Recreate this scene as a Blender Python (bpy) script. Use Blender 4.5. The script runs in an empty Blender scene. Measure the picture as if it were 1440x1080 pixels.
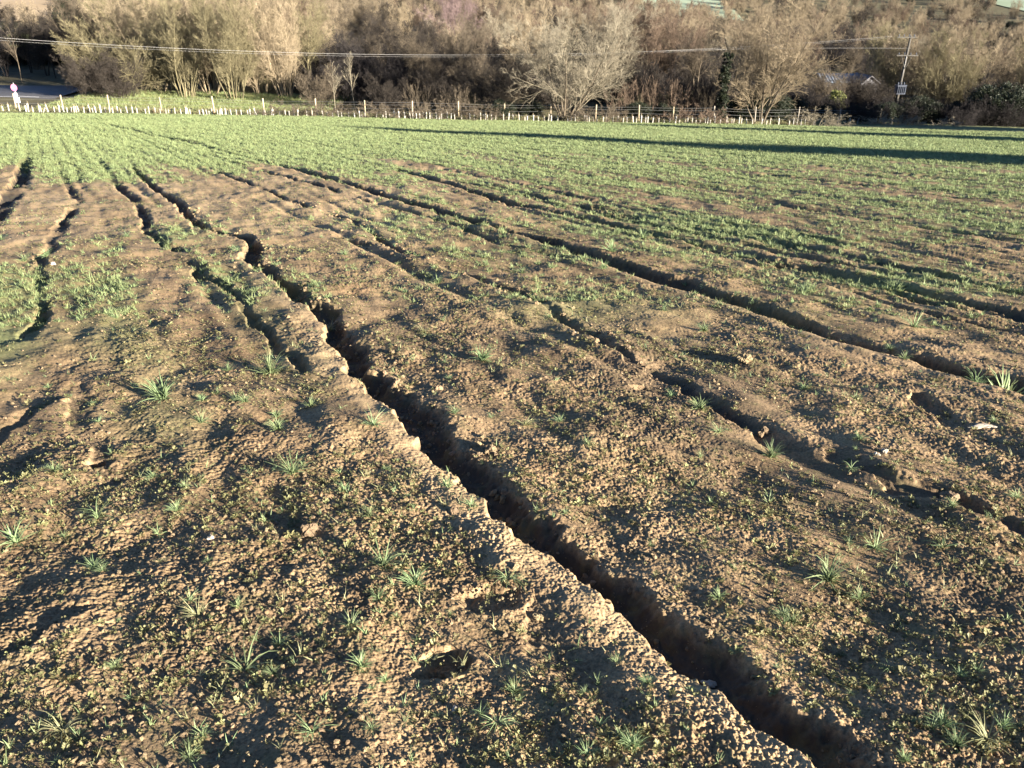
import bpy, math, random
import numpy as np
from mathutils import Vector
rng = np.random.default_rng(7); random.seed(7)
SC = bpy.context.scene; COL = SC.collection
R = math.radians

# ------------------------------------------------------------------ camera, sky, sun, exposure
F = 1180.0; PITCH = R(25.86); EYE = 1.6
cp, sp = math.cos(PITCH), math.sin(PITCH)
cam_d = bpy.data.cameras.new('camera'); cam = bpy.data.objects.new('camera', cam_d); COL.objects.link(cam)
cam_d.sensor_width = 36; cam_d.lens = 36 * F / 1440; cam_d.clip_start = .05; cam_d.clip_end = 5000
cam.location = (0, 0, EYE); cam.rotation_euler = (R(90) - PITCH, 0, 0); SC.camera = cam

SUN_AZ = R(53)            # shadows fall this far to the left of straight ahead
SUN_EL = R(11.8)
world = bpy.data.worlds.new('World'); SC.world = world; world.use_nodes = True
nt = world.node_tree; nt.nodes.clear()
sky = nt.nodes.new('ShaderNodeTexSky'); sky.sky_type = 'NISHITA'; sky.sun_disc = False; sky.air_density = .45; sky.dust_density = 0; sky.ozone_density = 2
bg = nt.nodes.new('ShaderNodeBackground'); bg.inputs['Strength'].default_value = .05
wo = nt.nodes.new('ShaderNodeOutputWorld')
nt.links.new(sky.outputs[0], bg.inputs[0]); nt.links.new(bg.outputs[0], wo.inputs[0])
toward_sun = Vector((math.sin(SUN_AZ) * math.cos(SUN_EL), -math.cos(SUN_AZ) * math.cos(SUN_EL), math.sin(SUN_EL)))
sky.sun_elevation = SUN_EL; sky.sun_rotation = math.atan2(toward_sun.x, toward_sun.y)
sl = bpy.data.lights.new('sun', 'SUN'); sl.energy = 5.0; sl.angle = R(.5); sl.color = (1, .89, .735)
so = bpy.data.objects.new('sun', sl); COL.objects.link(so)
so.rotation_euler = toward_sun.to_track_quat('Z', 'Y').to_euler(); so.location = (30, -30, 30)
vs = SC.view_settings; vs.view_transform = 'Standard'; vs.look = 'None'; vs.gamma = 1; vs.use_curve_mapping = False
vs.exposure = 2.48

# ------------------------------------------------------------------ terrain functions
A = math.tan(R(7)); B = .018
def perlin(x, y, seed=0):
    xi = np.floor(x).astype(np.int64); yi = np.floor(y).astype(np.int64)
    xf = (x - xi).astype(np.float32); yf = (y - yi).astype(np.float32)
    u = xf * xf * xf * (xf * (xf * 6 - 15) + 10); v = yf * yf * yf * (yf * (yf * 6 - 15) + 10)
    tr = np.random.default_rng(seed + 1000)
    ang = (tr.random(65536) * 2 * np.pi).astype(np.float32); gx = np.cos(ang); gy = np.sin(ang)
    def g(ix, iy, dx, dy):
        h = ((ix * 73856093) ^ (iy * 19349663) ^ (seed * 83492791)); h = (h ^ (h >> 13)) & 65535
        return gx[h] * dx + gy[h] * dy
    n00 = g(xi, yi, xf, yf); n10 = g(xi + 1, yi, xf - 1, yf); n01 = g(xi, yi + 1, xf, yf - 1); n11 = g(xi + 1, yi + 1, xf - 1, yf - 1)
    a = n00 + u * (n10 - n00); b = n01 + u * (n11 - n01)
    return (a + v * (b - a)) * 1.5
def sstep(x, a, b):
    t = np.clip((x - a) / (b - a), 0, 1); return t * t * (3 - 2 * t)

def ray(px, py):
    u = px - 720.0; v = py - 540.0
    return np.array([u, F * cp - v * sp, -F * sp - v * cp])
def at(px, py):                                    # a pixel of the 1440 px photograph -> the field plane
    d = ray(px, py); t = EYE / -(d[2] + A * d[1] + B * d[0])
    return d[0] * t, d[1] * t
EDGE_PX = [(-300, 150), (0, 157), (360, 163), (720, 170), (1080, 176), (1260, 174.5), (1400, 172.5), (1750, 176)]
EDGE = np.array([at(*q) for q in EDGE_PX])
ex = np.concatenate([[-900], EDGE[:, 0], [900]]); ey = np.concatenate([[EDGE[0, 1] + 8], EDGE[:, 1], [EDGE[-1, 1] + 2]])
def yedge(x): return np.interp(x, ex, ey)
def terrain(x, y):                                 # large shape of the land
    x = np.asarray(x, dtype=float); y = np.asarray(y, dtype=float)
    ye = yedge(np.clip(x, -120, 120)); xc = np.clip(x, -120, 120)
    zf = -A * np.clip(y, -60, None) - B * xc
    ze = -A * ye - B * xc
    t = np.clip(y - ye, 0, None)
    zo = ze - .35 * (1 - np.exp(-t / 3.0)) + 24 * sstep(y, 170, 620) + 40 * sstep(y, 500, 1200)
    return np.where(y < ye, zf, zo)
def at_y(px, Y):                                   # column px of the photograph, standing Y metres ahead
    x = 0.
    for _ in range(6):
        z = float(terrain(x, Y)); x = (px - 720) * (Y * cp + (EYE - z) * sp) / F
    return x

# rills and ruts as they run over the ground: pixel polylines -> field plane; (width m, depth m) at both ends
RILLS = [
 ([(185,236),(215,262),(250,283),(262,300),(285,320),(345,333),(357,345),(348,362),(375,384),(405,410),(450,440),(474,468),(482,495),(520,535),(575,585),(640,645),(690,700),(760,765),(840,818),(930,885),(1010,945),(1090,1005),(1170,1065),(1300,1170),(1500,1330)], .12, .155, .10, .095),
 ([(155,252),(185,275),(200,297),(203,315),(222,335),(262,360),(285,388),(325,405),(352,440),(378,478),(430,530)], .17, .08, .07, .035),
 ([(290,236),(330,250),(372,265),(400,278),(442,292),(495,306),(530,332),(560,352),(620,372),(680,398),(738,415),(790,450),(850,488),(905,520),(955,545),(1010,572),(1080,612),(1140,628)], .11, .10, .06, .03),
 ([(120,170),(280,204),(350,224),(420,240),(500,262),(600,290),(700,320),(800,349),(880,376),(960,402),(1040,428),(1130,462),(1230,492),(1330,518),(1440,546),(1750,630)], .22, .19, .16, .12),
 ([(360,238),(430,256),(500,275),(580,296),(650,318),(700,340)], .12, .12, .08, .04),
 ([(560,240),(640,262),(720,284),(800,299),(860,313),(960,337),(1060,362),(1180,390),(1300,421),(1440,450),(1700,505)], .17, .18, .13, .11),
 ([(640,256),(740,272),(850,296),(930,312)], .14, .14, .07, .04),
 ([(880,300),(1000,315),(1090,320),(1240,352),(1330,368),(1440,385)], .14, .14, .05, .04),
 ([(960,258),(1100,268),(1280,290),(1440,312),(1700,345)], .22, .2, .06, .05),
 ([(1080,245),(1240,262),(1440,284)], .2, .2, .05, .05),
 ([(700,340),(760,352),(800,362),(850,377)], .1, .1, .04, .03),
 ([(36,224),(26,250),(12,270),(-10,300),(-60,360),(-160,470)], .26, .2, .13, .09),
 ([(100,290),(75,325),(70,350),(50,372),(60,440),(30,480)], .13, .10, .05, .04),
 ([(85,240),(95,262),(110,282)], .14, .12, .05, .04),
 ([(-60,640),(0,606),(45,580),(85,555),(105,540)], .09, .09, .028, .014),
 ([(105,545),(112,590),(135,640),(140,680)], .10, .09, .018, .015),
 ([(-40,940),(20,920),(55,890),(85,860)], .08, .07, .03, .025),
 ([(1180,640),(1260,680),(1340,700),(1440,742)], .11, .11, .02, .03),
 ([(870,470),(900,480),(960,505)], .08, .08, .03, .02),
 ([(760,860),(790,920),(830,980),(870,1030),(950,1090)], .12, .14, .012, .014),
 ([(1290,560),(1350,600),(1440,640)], .12, .12, .03, .03),
 ([(540,345),(500,335),(470,330)], .08, .08, .04, .03),
]
_r = random.Random(5)
for k in range(11):                                # further fine rills across the right of the field
    y0 = 236 + k * 15.5 + _r.uniform(-4, 4); x0 = 620 + 70 * k * _r.uniform(.5, 1.1); ln = _r.uniform(300, 640); pl = []
    for j in range(7):
        px = x0 + ln * j / 6; pl.append((px, 132 + (y0 - 132) * (px - 55) / (x0 - 55) + _r.uniform(-1.5, 1.5)))
    RILLS.append((pl, .12, .13, .055, .05))
RILLW = []
for pl, w0, w1, d0, d1 in RILLS:
    P = np.array([at(*q) for q in pl]); L = np.concatenate([[0], np.cumsum(np.hypot(*np.diff(P, axis=0).T))]); L /= L[-1]
    RILLW.append((P, w0 + (w1 - w0) * L, d0 + (d1 - d0) * L))

ROW = R(28.5)                                      # drill rows and ruts run this far left of straight ahead
rc, rs = math.cos(ROW), math.sin(ROW)
def rowcoords(x, y): return x * rc + y * rs, -x * rs + y * rc      # across, along
def rillfield(x, y):
    """depth carved and lip raised by the rills"""
    r = np.hypot(x, y)
    wx = x + .05 * perlin(x * 1.9, y * 1.9, 27) + .034 * perlin(x * 4.5, y * 4.5, 21) + .017 * perlin(x * 13, y * 13, 22) + .009 * perlin(x * 37, y * 37, 23)
    wy = y + .05 * perlin(x * 1.9, y * 1.9, 28) + .034 * perlin(x * 4.5, y * 4.5, 24) + .017 * perlin(x * 13, y * 13, 25) + .009 * perlin(x * 37, y * 37, 26)
    dep = np.zeros(x.shape, np.float32); lip = np.zeros(x.shape, np.float32)
    for kr, (P, W, D) in enumerate(RILLW):
        best = np.full(x.shape, 9., np.float32); sg = np.zeros(x.shape, np.float32); wd = np.zeros(x.shape, np.float32); dd = np.zeros(x.shape, np.float32)
        for i in range(len(P) - 1):
            a, b = P[i], P[i + 1]; m = .5
            sel = np.where((wx > min(a[0], b[0]) - m) & (wx < max(a[0], b[0]) + m) & (wy > min(a[1], b[1]) - m) & (wy < max(a[1], b[1]) + m))[0]
            if not len(sel): continue
            dx, dy = b - a; l2 = dx * dx + dy * dy
            t = np.clip(((wx[sel] - a[0]) * dx + (wy[sel] - a[1]) * dy) / l2, 0, 1)
            d = np.hypot(wx[sel] - a[0] - t * dx, wy[sel] - a[1] - t * dy)
            k = d < best[sel]; s2 = sel[k]
            best[s2] = d[k]; sg[s2] = (dx * (wy[sel] - a[1]) - dy * (wx[sel] - a[0]))[k]; wd[s2] = (W[i] + (W[i + 1] - W[i]) * t)[k]; dd[s2] = (D[i] + (D[i + 1] - D[i]) * t)[k]
        sel = np.where(best < .5)[0]
        if not len(sel): continue
        n = perlin(wx[sel] * 1.7, wy[sel] * 1.7, 31)
        n2 = perlin(wx[sel] * 9, wy[sel] * 9, 33); n3 = perlin(wx[sel] * 24, wy[sel] * 24, 34)
        half = wd[sel] * .46 * (1 + .35 * n + .16 * n2); q = best[sel] / np.maximum(half, .01)
        # steep undercut edge on the near left side, crumbled slumping bank on the other
        side = np.where(sg[sel] < 0, 1., 0.); 
        steep = 1 - sstep(q, .66, 1.08); soft = (1 - sstep(q + .15 * n2 + .25 * n3, .4, 2.0)) * (1 + .15 * n2 + .12 * n3)
        prof = dd[sel] * np.where(side > 0, steep, np.clip(soft, 0, 1.1)) * (1 + .25 * perlin(wx[sel] * 3, wy[sel] * 3, 32))
        if kr: prof = prof * np.clip(.95 + (1.5 if kr in (1, 2, 4, 6, 7) else 1.1 if kr > 7 else .45) * perlin(wx[sel] * .9 + kr * 7, wy[sel] * .9, 35), .0 if kr not in (3, 5) else .65, 1.2)
        dep[sel] = np.maximum(dep[sel], prof)
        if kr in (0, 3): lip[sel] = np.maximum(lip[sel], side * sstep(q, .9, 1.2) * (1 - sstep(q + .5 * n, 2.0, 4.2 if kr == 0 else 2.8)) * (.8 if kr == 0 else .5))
    rillfield.lip = lip
    return dep
def greenness(x, y):
    r = np.hypot(x, y); az = np.arctan2(x, y); c, a = rowcoords(x, y)
    side = sstep(az, -.30, .12)
    r = r + 1.6 * perlin(x * .35, y * .35, 44) + .8 * perlin(x * 1.3, y * 1.3, 45)
    lo = 17 + (9 - 17) * side; hi = 22 + (36 - 22) * side
    band = perlin(c * .6, a * .1, 41) * 1.2 + perlin(c * 2.2, a * .18, 42) * 1.1 + perlin(x * 1.1, y * 1.1, 43) * .35
    t = np.clip((r - lo) / (hi - lo), 0, 1)
    g = np.clip(t * 1.1 + band * .7 * (1 - np.abs(2 * t - 1) * .75), 0, 1)
    g = np.where(r < lo, 0, g)
    for px, py, sx, sy, k in GPATCH:
        cx, cy = at(px, py); g = np.maximum(g, k * np.exp(-((x - cx) / sx) ** 2 - ((y - cy) / sy) ** 2) * (1 + band))
    return np.clip(g, 0, 1)
GPATCH = [(140,400,1.3,1.0,.72),(60,470,1.1,.8,.6),(240,450,1.1,.9,.55),(420,410,.9,.8,.5),(300,490,.8,.6,.42),(30,400,.9,.8,.5),(820,430,.8,.7,.45),(600,320,1.6,1.2,.3),(860,355,1.5,.8,.5),
          (340,520,.6,.6,.4),(240,590,.5,.4,.35),(1150,320,4.5,1.4,.8),(980,310,2.5,1.4,.6),(1250,395,1.5,.7,.5),(1130,420,1.0,.8,.35),(500,380,.8,.6,.3),(230,330,.5,1.2,.5)]
def relief(x, y, detail=True, rill=None):
    """small shape of the field above its plane"""
    r = np.hypot(x, y); c, a = rowcoords(x, y)
    h = .022 * perlin(c * 1.1, a * .35, 1) + .014 * perlin(x * 1.5, y * 1.5, 2)
    h = h + .022 * perlin(c * 3.0, a * 1.5, 3) + .0135 * perlin(c * 6.5, a * 3.6, 4)
    # wheel and drill furrows running with the slope
    wc = c + .10 * perlin(c * .6, a * .25, 17) + .02 * perlin(c * 3, a * 2, 18)
    for lam, sd, dp in ((1.9, 80, .055), (.83, 90, .038)):
        k = np.floor(wc / lam); ph = wc / lam - k - .5; am = np.clip(.32 + 1.1 * perlin(k * 3.7 + .3, a * .22, sd), 0, 1) * (1 - .5 * sstep(-r, -7, -3))
        h = h - dp * am * np.exp(-(ph * lam / .065) ** 2) * (.6 + .4 * sstep(r, 6, 10)) * (1 + .4 * (x > 0))
    h = h + .05 * perlin(x * .12, y * .12, 5) * np.clip(r / 12, 0, 1)
    rough = np.clip(.72 + .75 * perlin(x * 1.1, y * 1.1, 6) + .4 * perlin(x * 3.4, y * 3.4, 16), .15, 1.6)
    if detail:
        rd = np.zeros(x.shape, np.float32) if rill is None else rill
        rough = rough * (1 - .12 * sstep(r, 8, 12)) * (1 - .15 * np.clip(rd / .04, 0, 1))
        n = perlin(x * 14, y * 14, 7); h = h + rough * .0046 * n
        n = perlin(x * 27, y * 27, 8); n_ = perlin(x * 34, y * 34, 12); h = h + rough * (.0026 * n + .0058 * (.28 - np.abs(n_)))
        n = perlin(x * 58 + 3, y * 58, 9); n_ = perlin(x * 71, y * 71, 13); h = h + rough * (.0034 * n + .0036 * (.28 - np.abs(n_)))
        near = np.clip(1.6 - r / 6, 0, 1)
        n = perlin(x * 120, y * 120, 10); h = h + rough * .0031 * n * near
        n = perlin(x * 230, y * 230, 11); h = h + rough * .0012 * n * np.clip(1.6 - r / 3, 0, 1)
    if rill is not None: h = h - rill
    # grass stands up in the far part of the field
    return h
def surf(x, y):
    x = np.atleast_1d(np.asarray(x, float)); y = np.atleast_1d(np.asarray(y, float))
    return terrain(x, y) + relief(x, y, False, rillfield(x, y))

# ------------------------------------------------------------------ mesh and material helpers
def mesh_np(name, verts, faces_list, smooth=False, attrs=None):
    me = bpy.data.meshes.new(name)
    verts = np.ascontiguousarray(verts, np.float32)
    faces_list = [np.asarray(f, np.int32) for f in faces_list if len(f)]
    nl = sum(f.size for f in faces_list); nf = sum(len(f) for f in faces_list)
    me.vertices.add(len(verts)); me.vertices.foreach_set('co', verts.ravel())
    if nf:
        me.loops.add(nl); me.loops.foreach_set('vertex_index', np.concatenate([f.ravel() for f in faces_list]))
        tot = np.concatenate([np.full(len(f), f.shape[1], np.int32) for f in faces_list])
        st = np.concatenate([[0], np.cumsum(tot)[:-1]]).astype(np.int32)
        me.polygons.add(nf); me.polygons.foreach_set('loop_start', st); me.polygons.foreach_set('loop_total', tot)
        me.polygons.foreach_set('use_smooth', np.full(nf, smooth))
    for k, v in (attrs or {}).items():
        at_ = me.attributes.new(k, 'FLOAT', 'POINT'); at_.data.foreach_set('value', np.asarray(v, np.float32))
    me.update(calc_edges=True); me.validate() if False else None
    return me
def link(name, me, mat=None, parent=None, loc=None):
    o = bpy.data.objects.new(name, me); COL.objects.link(o)
    if mat is not None: me.materials.append(mat)
    if parent: o.parent = parent
    if loc is not None: o.location = loc
    return o
def tag(o, label=None, cat=None, group=None, kind=None):
    if label: o['label'] = label
    if cat: o['category'] = cat
    if group: o['group'] = group
    if kind: o['kind'] = kind
    return o
def empty(name, loc, rz=0, sc=1):
    o = bpy.data.objects.new(name, None); COL.objects.link(o); o.location = loc; o.rotation_euler = (0, 0, rz); o.scale = (sc,) * 3 if not isinstance(sc, tuple) else sc
    o.empty_display_size = .2; return o

class MB:                                          # collects shapes for one mesh
    def __init__(s): s.v = []; s.q = []; s.t = []; s.n = 0
    def add(s, v, q=None, t=None):
        v = np.asarray(v, np.float32).reshape(-1, 3)
        if q is not None and len(q): s.q.append(np.asarray(q, np.int32) + s.n)
        if t is not None and len(t): s.t.append(np.asarray(t, np.int32) + s.n)
        s.v.append(v); s.n += len(v)
    def box(s, c, size, rz=0, bev=.0):
        x, y, z = [k / 2 for k in size]; pts = []
        b = min(bev, x * .9, y * .9)
        ring = [(-x + b, -y), (x - b, -y), (x, -y + b), (x, y - b), (x - b, y), (-x + b, y), (-x, y - b), (-x, -y + b)] if b > 0 else [(-x, -y), (x, -y), (x, y), (-x, y)]
        n = len(ring); ca, sa = math.cos(rz), math.sin(rz)
        for zz in (-z, z):
            for (a, d) in ring: pts.append((c[0] + a * ca - d * sa, c[1] + a * sa + d * ca, c[2] + zz))
        pts.append((c[0], c[1], c[2] - z)); pts.append((c[0], c[1], c[2] + z))
        q = [(i, (i + 1) % n, n + (i + 1) % n, n + i) for i in range(n)]
        t = [((i + 1) % n, i, 2 * n) for i in range(n)] + [(n + i, n + (i + 1) % n, 2 * n + 1) for i in range(n)]
        s.add(pts, q, t)
    def tube(s, P, r, n=8, cap=True):
        P = np.asarray(P, float); m = len(P); r = np.broadcast_to(np.asarray(r, float), (m,))
        v, q = tube_arrays(P[None], r[None], n); t = []
        if cap:
            v = np.vstack([v, P[:1], P[-1:]]); e = m * n
            t = [((i + 1) % n, i, e) for i in range(n)] + [((m - 1) * n + i, (m - 1) * n + (i + 1) % n, e + 1) for i in range(n)]
        s.add(v, q, t)
    def build(s, name, mat, parent=None, smooth=False, loc=None):
        me = mesh_np(name, np.vstack(s.v), [np.vstack(k) for k in (s.q, s.t) if k], smooth)
        return link(name, me, mat, parent, loc)
def tube_arrays(P, Rd, n):
    """P (N,m,3) polylines, Rd (N,m) radii -> verts, quads"""
    N, m, _ = P.shape
    T = np.gradient(P, axis=1); T /= np.linalg.norm(T, axis=2, keepdims=True) + 1e-9
    ref = np.where(np.abs(T[..., 2:3]) > .9, np.array([1., 0, 0]), np.array([0, 0, 1.]))
    U = np.cross(T, ref); U /= np.linalg.norm(U, axis=2, keepdims=True) + 1e-9; V = np.cross(T, U)
    a = np.arange(n) / n * 2 * np.pi
    X = P[:, :, None] + Rd[:, :, None, None] * (np.cos(a)[None, None, :, None] * U[:, :, None] + np.sin(a)[None, None, :, None] * V[:, :, None])
    base = (np.arange(N) * m * n)[:, None, None]; j = (np.arange(m - 1) * n)[None, :, None]; i = np.arange(n)[None, None]
    i2 = (i + 1) % n
    q = np.stack([base + j + i, base + j + i2, base + j + n + i2, base + j + n + i], -1).reshape(-1, 4)
    return X.reshape(-1, 3), q

def mat_new(name):
    m = bpy.data.materials.new(name); m.use_nodes = True; t = m.node_tree
    b = t.nodes['Principled BSDF']; b.inputs['Specular IOR Level'].default_value = .25
    return m, t, b
def N(t, kind, **kw):
    n = t.nodes.new(kind)
    for k, v in kw.items():
        if hasattr(n, k): setattr(n, k, v)
        else: n.inputs[k].default_value = v
    return n
def noise(t, scale, detail=4, rough=.6, vec=None, coord='Object'):
    n = N(t, 'ShaderNodeTexNoise', Scale=scale, Detail=detail, Roughness=rough)
    if vec is None:
        tc = t.nodes.new('ShaderNodeTexCoord'); vec = tc.outputs[coord]
    t.links.new(vec, n.inputs['Vector']); return n
def ramp(t, src, stops):
    r = t.nodes.new('ShaderNodeValToRGB'); e = r.color_ramp.elements
    while len(e) < len(stops): e.new(.5)
    for k, (p, c) in enumerate(stops): e[k].position = p; e[k].color = (*c, 1) if len(c) == 3 else c
    t.links.new(src, r.inputs[0]); return r
def mix(t, fac, a, b):
    m = t.nodes.new('ShaderNodeMix'); m.data_type = 'RGBA'
    for src, sock in ((fac, m.inputs[0]), (a, m.inputs[6]), (b, m.inputs[7])):
        if isinstance(src, (int, float)): sock.default_value = src
        elif isinstance(src, tuple): sock.default_value = (*src, 1)
        else: t.links.new(src, sock)
    return m.outputs[2]
def simple_mat(name, c1, c2, scale=6, rough=.8, bump=0, metal=0, spec=.25, vary=0):
    m, t, b = mat_new(name); n = noise(t, scale)
    r = ramp(t, n.outputs[0], [(.3, c1), (.7, c2)]); src = r.outputs[0]
    if vary:
        oi = t.nodes.new('ShaderNodeObjectInfo'); hs = t.nodes.new('ShaderNodeHueSaturation')
        mr = N(t, 'ShaderNodeMapRange'); mr.inputs['To Min'].default_value = 1 - vary; mr.inputs['To Max'].default_value = 1 + vary
        t.links.new(oi.outputs['Random'], mr.inputs[0]); t.links.new(mr.outputs[0], hs.inputs['Value'])
        ml = N(t, 'ShaderNodeMath', operation='MULTIPLY'); ml.inputs[1].default_value = 7.31; fr = N(t, 'ShaderNodeMath', operation='FRACT')
        t.links.new(oi.outputs['Random'], ml.inputs[0]); t.links.new(ml.outputs[0], fr.inputs[0])
        m2 = N(t, 'ShaderNodeMapRange'); m2.inputs['To Min'].default_value = .5 - vary * .06; m2.inputs['To Max'].default_value = .5 + vary * .06
        t.links.new(fr.outputs[0], m2.inputs[0]); t.links.new(m2.outputs[0], hs.inputs['Hue'])
        t.links.new(src, hs.inputs['Color']); src = hs.outputs[0]
    t.links.new(src, b.inputs['Base Color']); b.inputs['Roughness'].default_value = rough; b.inputs['Metallic'].default_value = metal
    b.inputs['Specular IOR Level'].default_value = spec
    if bump:
        bp = N(t, 'ShaderNodeBump', Strength=bump, Distance=.01); t.links.new(n.outputs[0], bp.inputs['Height']); t.links.new(bp.outputs[0], b.inputs['Normal'])
    return m
def leaf_mat(name, c1, c2, vary=.25, trans=.25):
    m = simple_mat(name, c1, c2, 9, .55, vary=vary, spec=.3); t = m.node_tree; b = t.nodes['Principled BSDF']
    tr = t.nodes.new('ShaderNodeBsdfTranslucent'); ms = t.nodes.new('ShaderNodeMixShader'); ms.inputs[0].default_value = trans
    t.links.new(b.inputs['Base Color'].links[0].from_socket, tr.inputs[0]); out = t.nodes['Material Output']
    t.links.new(b.outputs[0], ms.inputs[1]); t.links.new(tr.outputs[0], ms.inputs[2]); t.links.new(ms.outputs[0], out.inputs[0]); return m

# field soil
def soil_material():
    m, t, b = mat_new('field soil')
    g = t.nodes.new('ShaderNodeAttribute'); g.attribute_name = 'green'
    w = t.nodes.new('ShaderNodeAttribute'); w.attribute_name = 'wet_shade'
    big = noise(t, .55, 4, .6); mid = noise(t, 5, 5, .65); fine = noise(t, 75, 6, .78)
    tint = ramp(t, big.outputs[0], [(.3, (.225, .160, .096)), (.55, (.325, .236, .144)), (.75, (.295, .200, .118))])
    crumb = ramp(t, mid.outputs[0], [(.32, (.62, .60, .58)), (.62, (1.12, 1.1, 1.06))])
    mm = t.nodes.new('ShaderNodeMix'); mm.data_type = 'RGBA'; mm.blend_type = 'MULTIPLY'; mm.inputs[0].default_value = 1.
    t.links.new(tint.outputs[0], mm.inputs[6]); t.links.new(crumb.outputs[0], mm.inputs[7])
    fr = ramp(t, fine.outputs[0], [(.36, (.40, .40, .41)), (.50, (.95, .93, .90)), (.62, (1.45, 1.40, 1.30))])
    m3 = t.nodes.new('ShaderNodeMix'); m3.data_type = 'RGBA'; m3.blend_type = 'MULTIPLY'; m3.inputs[0].default_value = .85
    t.links.new(mm.outputs[2], m3.inputs[6]); t.links.new(fr.outputs[0], m3.inputs[7])
    wet_shade = mix(t, w.outputs['Fac'], m3.outputs[2], (.06, .05, .04))
    # thin algae and seedling film on the soil
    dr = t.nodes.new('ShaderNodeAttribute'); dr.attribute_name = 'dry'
    wet_shade = mix(t, dr.outputs['Fac'], wet_shade, ramp(t, big.outputs[0], [(.3, (.39, .275, .155)), (.7, (.48, .35, .205))]).outputs[0])
    alg = noise(t, 9, 5, .7); ar = ramp(t, alg.outputs[0], [(.50, (0, 0, 0)), (.68, (.42, .42, .42))])
    c1 = mix(t, ar.outputs[0], wet_shade, (.17, .16, .075))
    gn = noise(t, 14, 4, .7); gc = ramp(t, gn.outputs[0], [(.3, (.11, .135, .055)), (.7, (.19, .225, .10))])
    c2 = mix(t, g.outputs['Fac'], c1, gc.outputs[0])
    t.links.new(c2, b.inputs['Base Color']); b.inputs['Roughness'].default_value = .92; b.inputs['Specular IOR Level'].default_value = .15
    bn = noise(t, 190, 3, .7); bp = N(t, 'ShaderNodeBump', Strength=.55, Distance=.004)
    t.links.new(bn.outputs[0], bp.inputs['Height']); t.links.new(bp.outputs[0], b.inputs['Normal'])
    return m
M_soil = soil_material()
M_grassland = simple_mat('rough grass', (.06, .055, .03), (.13, .115, .06), .9, .9)
M_asphalt = simple_mat('asphalt', (.045, .045, .05), (.075, .075, .08), 30, .55, .2, spec=.5)
M_verge = simple_mat('verge grass', (.13, .16, .05), (.24, .26, .09), 3, .9)
M_crop = leaf_mat('crop grass', (.165, .215, .095), (.285, .335, .16), .25)
M_tuft = leaf_mat('tuft grass', (.145, .205, .095), (.28, .35, .18), .25)
M_tuftdry = leaf_mat('yellowing grass', (.22, .23, .11), (.35, .34, .19), .2)
M_straw = leaf_mat('dead stems', (.20, .15, .09), (.34, .27, .17), .25)
M_weed = leaf_mat('weed leaves', (.135, .14, .058), (.25, .235, .115), .35)
M_clod = simple_mat('soil clod', (.17, .125, .076), (.27, .205, .125), 30, .95, .5, vary=.2)
M_stone = simple_mat('chalk flint', (.30, .26, .21), (.44, .39, .32), 25, .6, .3)
def bark_material():
    m, t, b = mat_new('bark'); oi = t.nodes.new('ShaderNodeObjectInfo'); n = noise(t, 1.6, 5, .65); r = ramp(t, n.outputs[0], [(.3, (.76, .77, .78)), (.7, (1.26, 1.24, 1.2))])
    mm = t.nodes.new('ShaderNodeMix'); mm.data_type = 'RGBA'; mm.blend_type = 'MULTIPLY'; mm.inputs[0].default_value = 1
    t.links.new(oi.outputs['Color'], mm.inputs[6]); t.links.new(r.outputs[0], mm.inputs[7]); hs = t.nodes.new('ShaderNodeHueSaturation')
    mr = N(t, 'ShaderNodeMapRange'); mr.inputs['To Min'].default_value = .86; mr.inputs['To Max'].default_value = 1.14; t.links.new(oi.outputs['Random'], mr.inputs[0]); t.links.new(mr.outputs[0], hs.inputs['Value'])
    t.links.new(mm.outputs[2], hs.inputs['Color']); t.links.new(hs.outputs[0], b.inputs['Base Color']); b.inputs['Roughness'].default_value = .85; return m
M_bark = bark_material()
def bark(c): return simple_mat('bark tone', tuple(k * .8 for k in c[:3]), tuple(k * 1.2 for k in c[:3]), 2, .85)
M_tan = (0.215, 0.176, 0.12, 1.0)
M_olive = (0.158, 0.14, 0.083, 1.0)
M_grey = (.10, .082, .060, 1.)
M_pale = (0.205, 0.183, 0.137, 1.0)
M_red = (0.125, 0.092, 0.068, 1.0)
M_dark = (0.038, 0.032, 0.027, 1.0)  # bark darkened so its colour carries the shade inside the wood
M_ever = leaf_mat('evergreen leaves', (.010, .015, .008), (.022, .029, .014), .2, .1)
M_gorse = leaf_mat('yellow green leaves', (.14, .155, .05), (.21, .22, .08), .2, .2)
M_post = simple_mat('fence timber', (.28, .23, .15), (.40, .33, .23), 14, .8, .3, vary=.12)
M_oldpost = simple_mat('weathered timber', (.20, .18, .15), (.32, .29, .24), 14, .85, .3)
M_wire = simple_mat('galvanised wire', (.38, .38, .38), (.5, .5, .5), 20, .4, metal=.7)
M_cable = simple_mat('overhead cable', (.22, .22, .22), (.32, .32, .32), 20, .4, metal=.3)
M_tube = simple_mat('milky plastic', (.24, .235, .215), (.38, .37, .345), 4, .45, vary=.12)
M_stake = simple_mat('bamboo stake', (.42, .34, .2), (.5, .42, .27), 9, .7)
M_white = simple_mat('white sheet', (.72, .72, .74), (.80, .80, .82), 3, .5)
M_pink = simple_mat('faded red sign', (.62, .18, .36), (.68, .24, .42), 3, .45)
M_signgrey = simple_mat('sign metal', (.36, .36, .36), (.42, .42, .42), 8, .5, metal=.6)
M_bluegrey = simple_mat('blue grey sheet roof', (.14, .17, .21), (.22, .26, .31), 1.3, .5)
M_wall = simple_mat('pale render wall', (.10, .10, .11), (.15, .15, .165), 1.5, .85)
M_pole = simple_mat('pole timber', (.05, .047, .042), (.085, .08, .07), 6, .8)
M_window = simple_mat('dark glass', (.03, .035, .04), (.05, .055, .06), 3, .15, spec=.6)
M_slate = simple_mat('slate roof', (.10, .10, .115), (.17, .165, .175), 5, .7)
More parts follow.
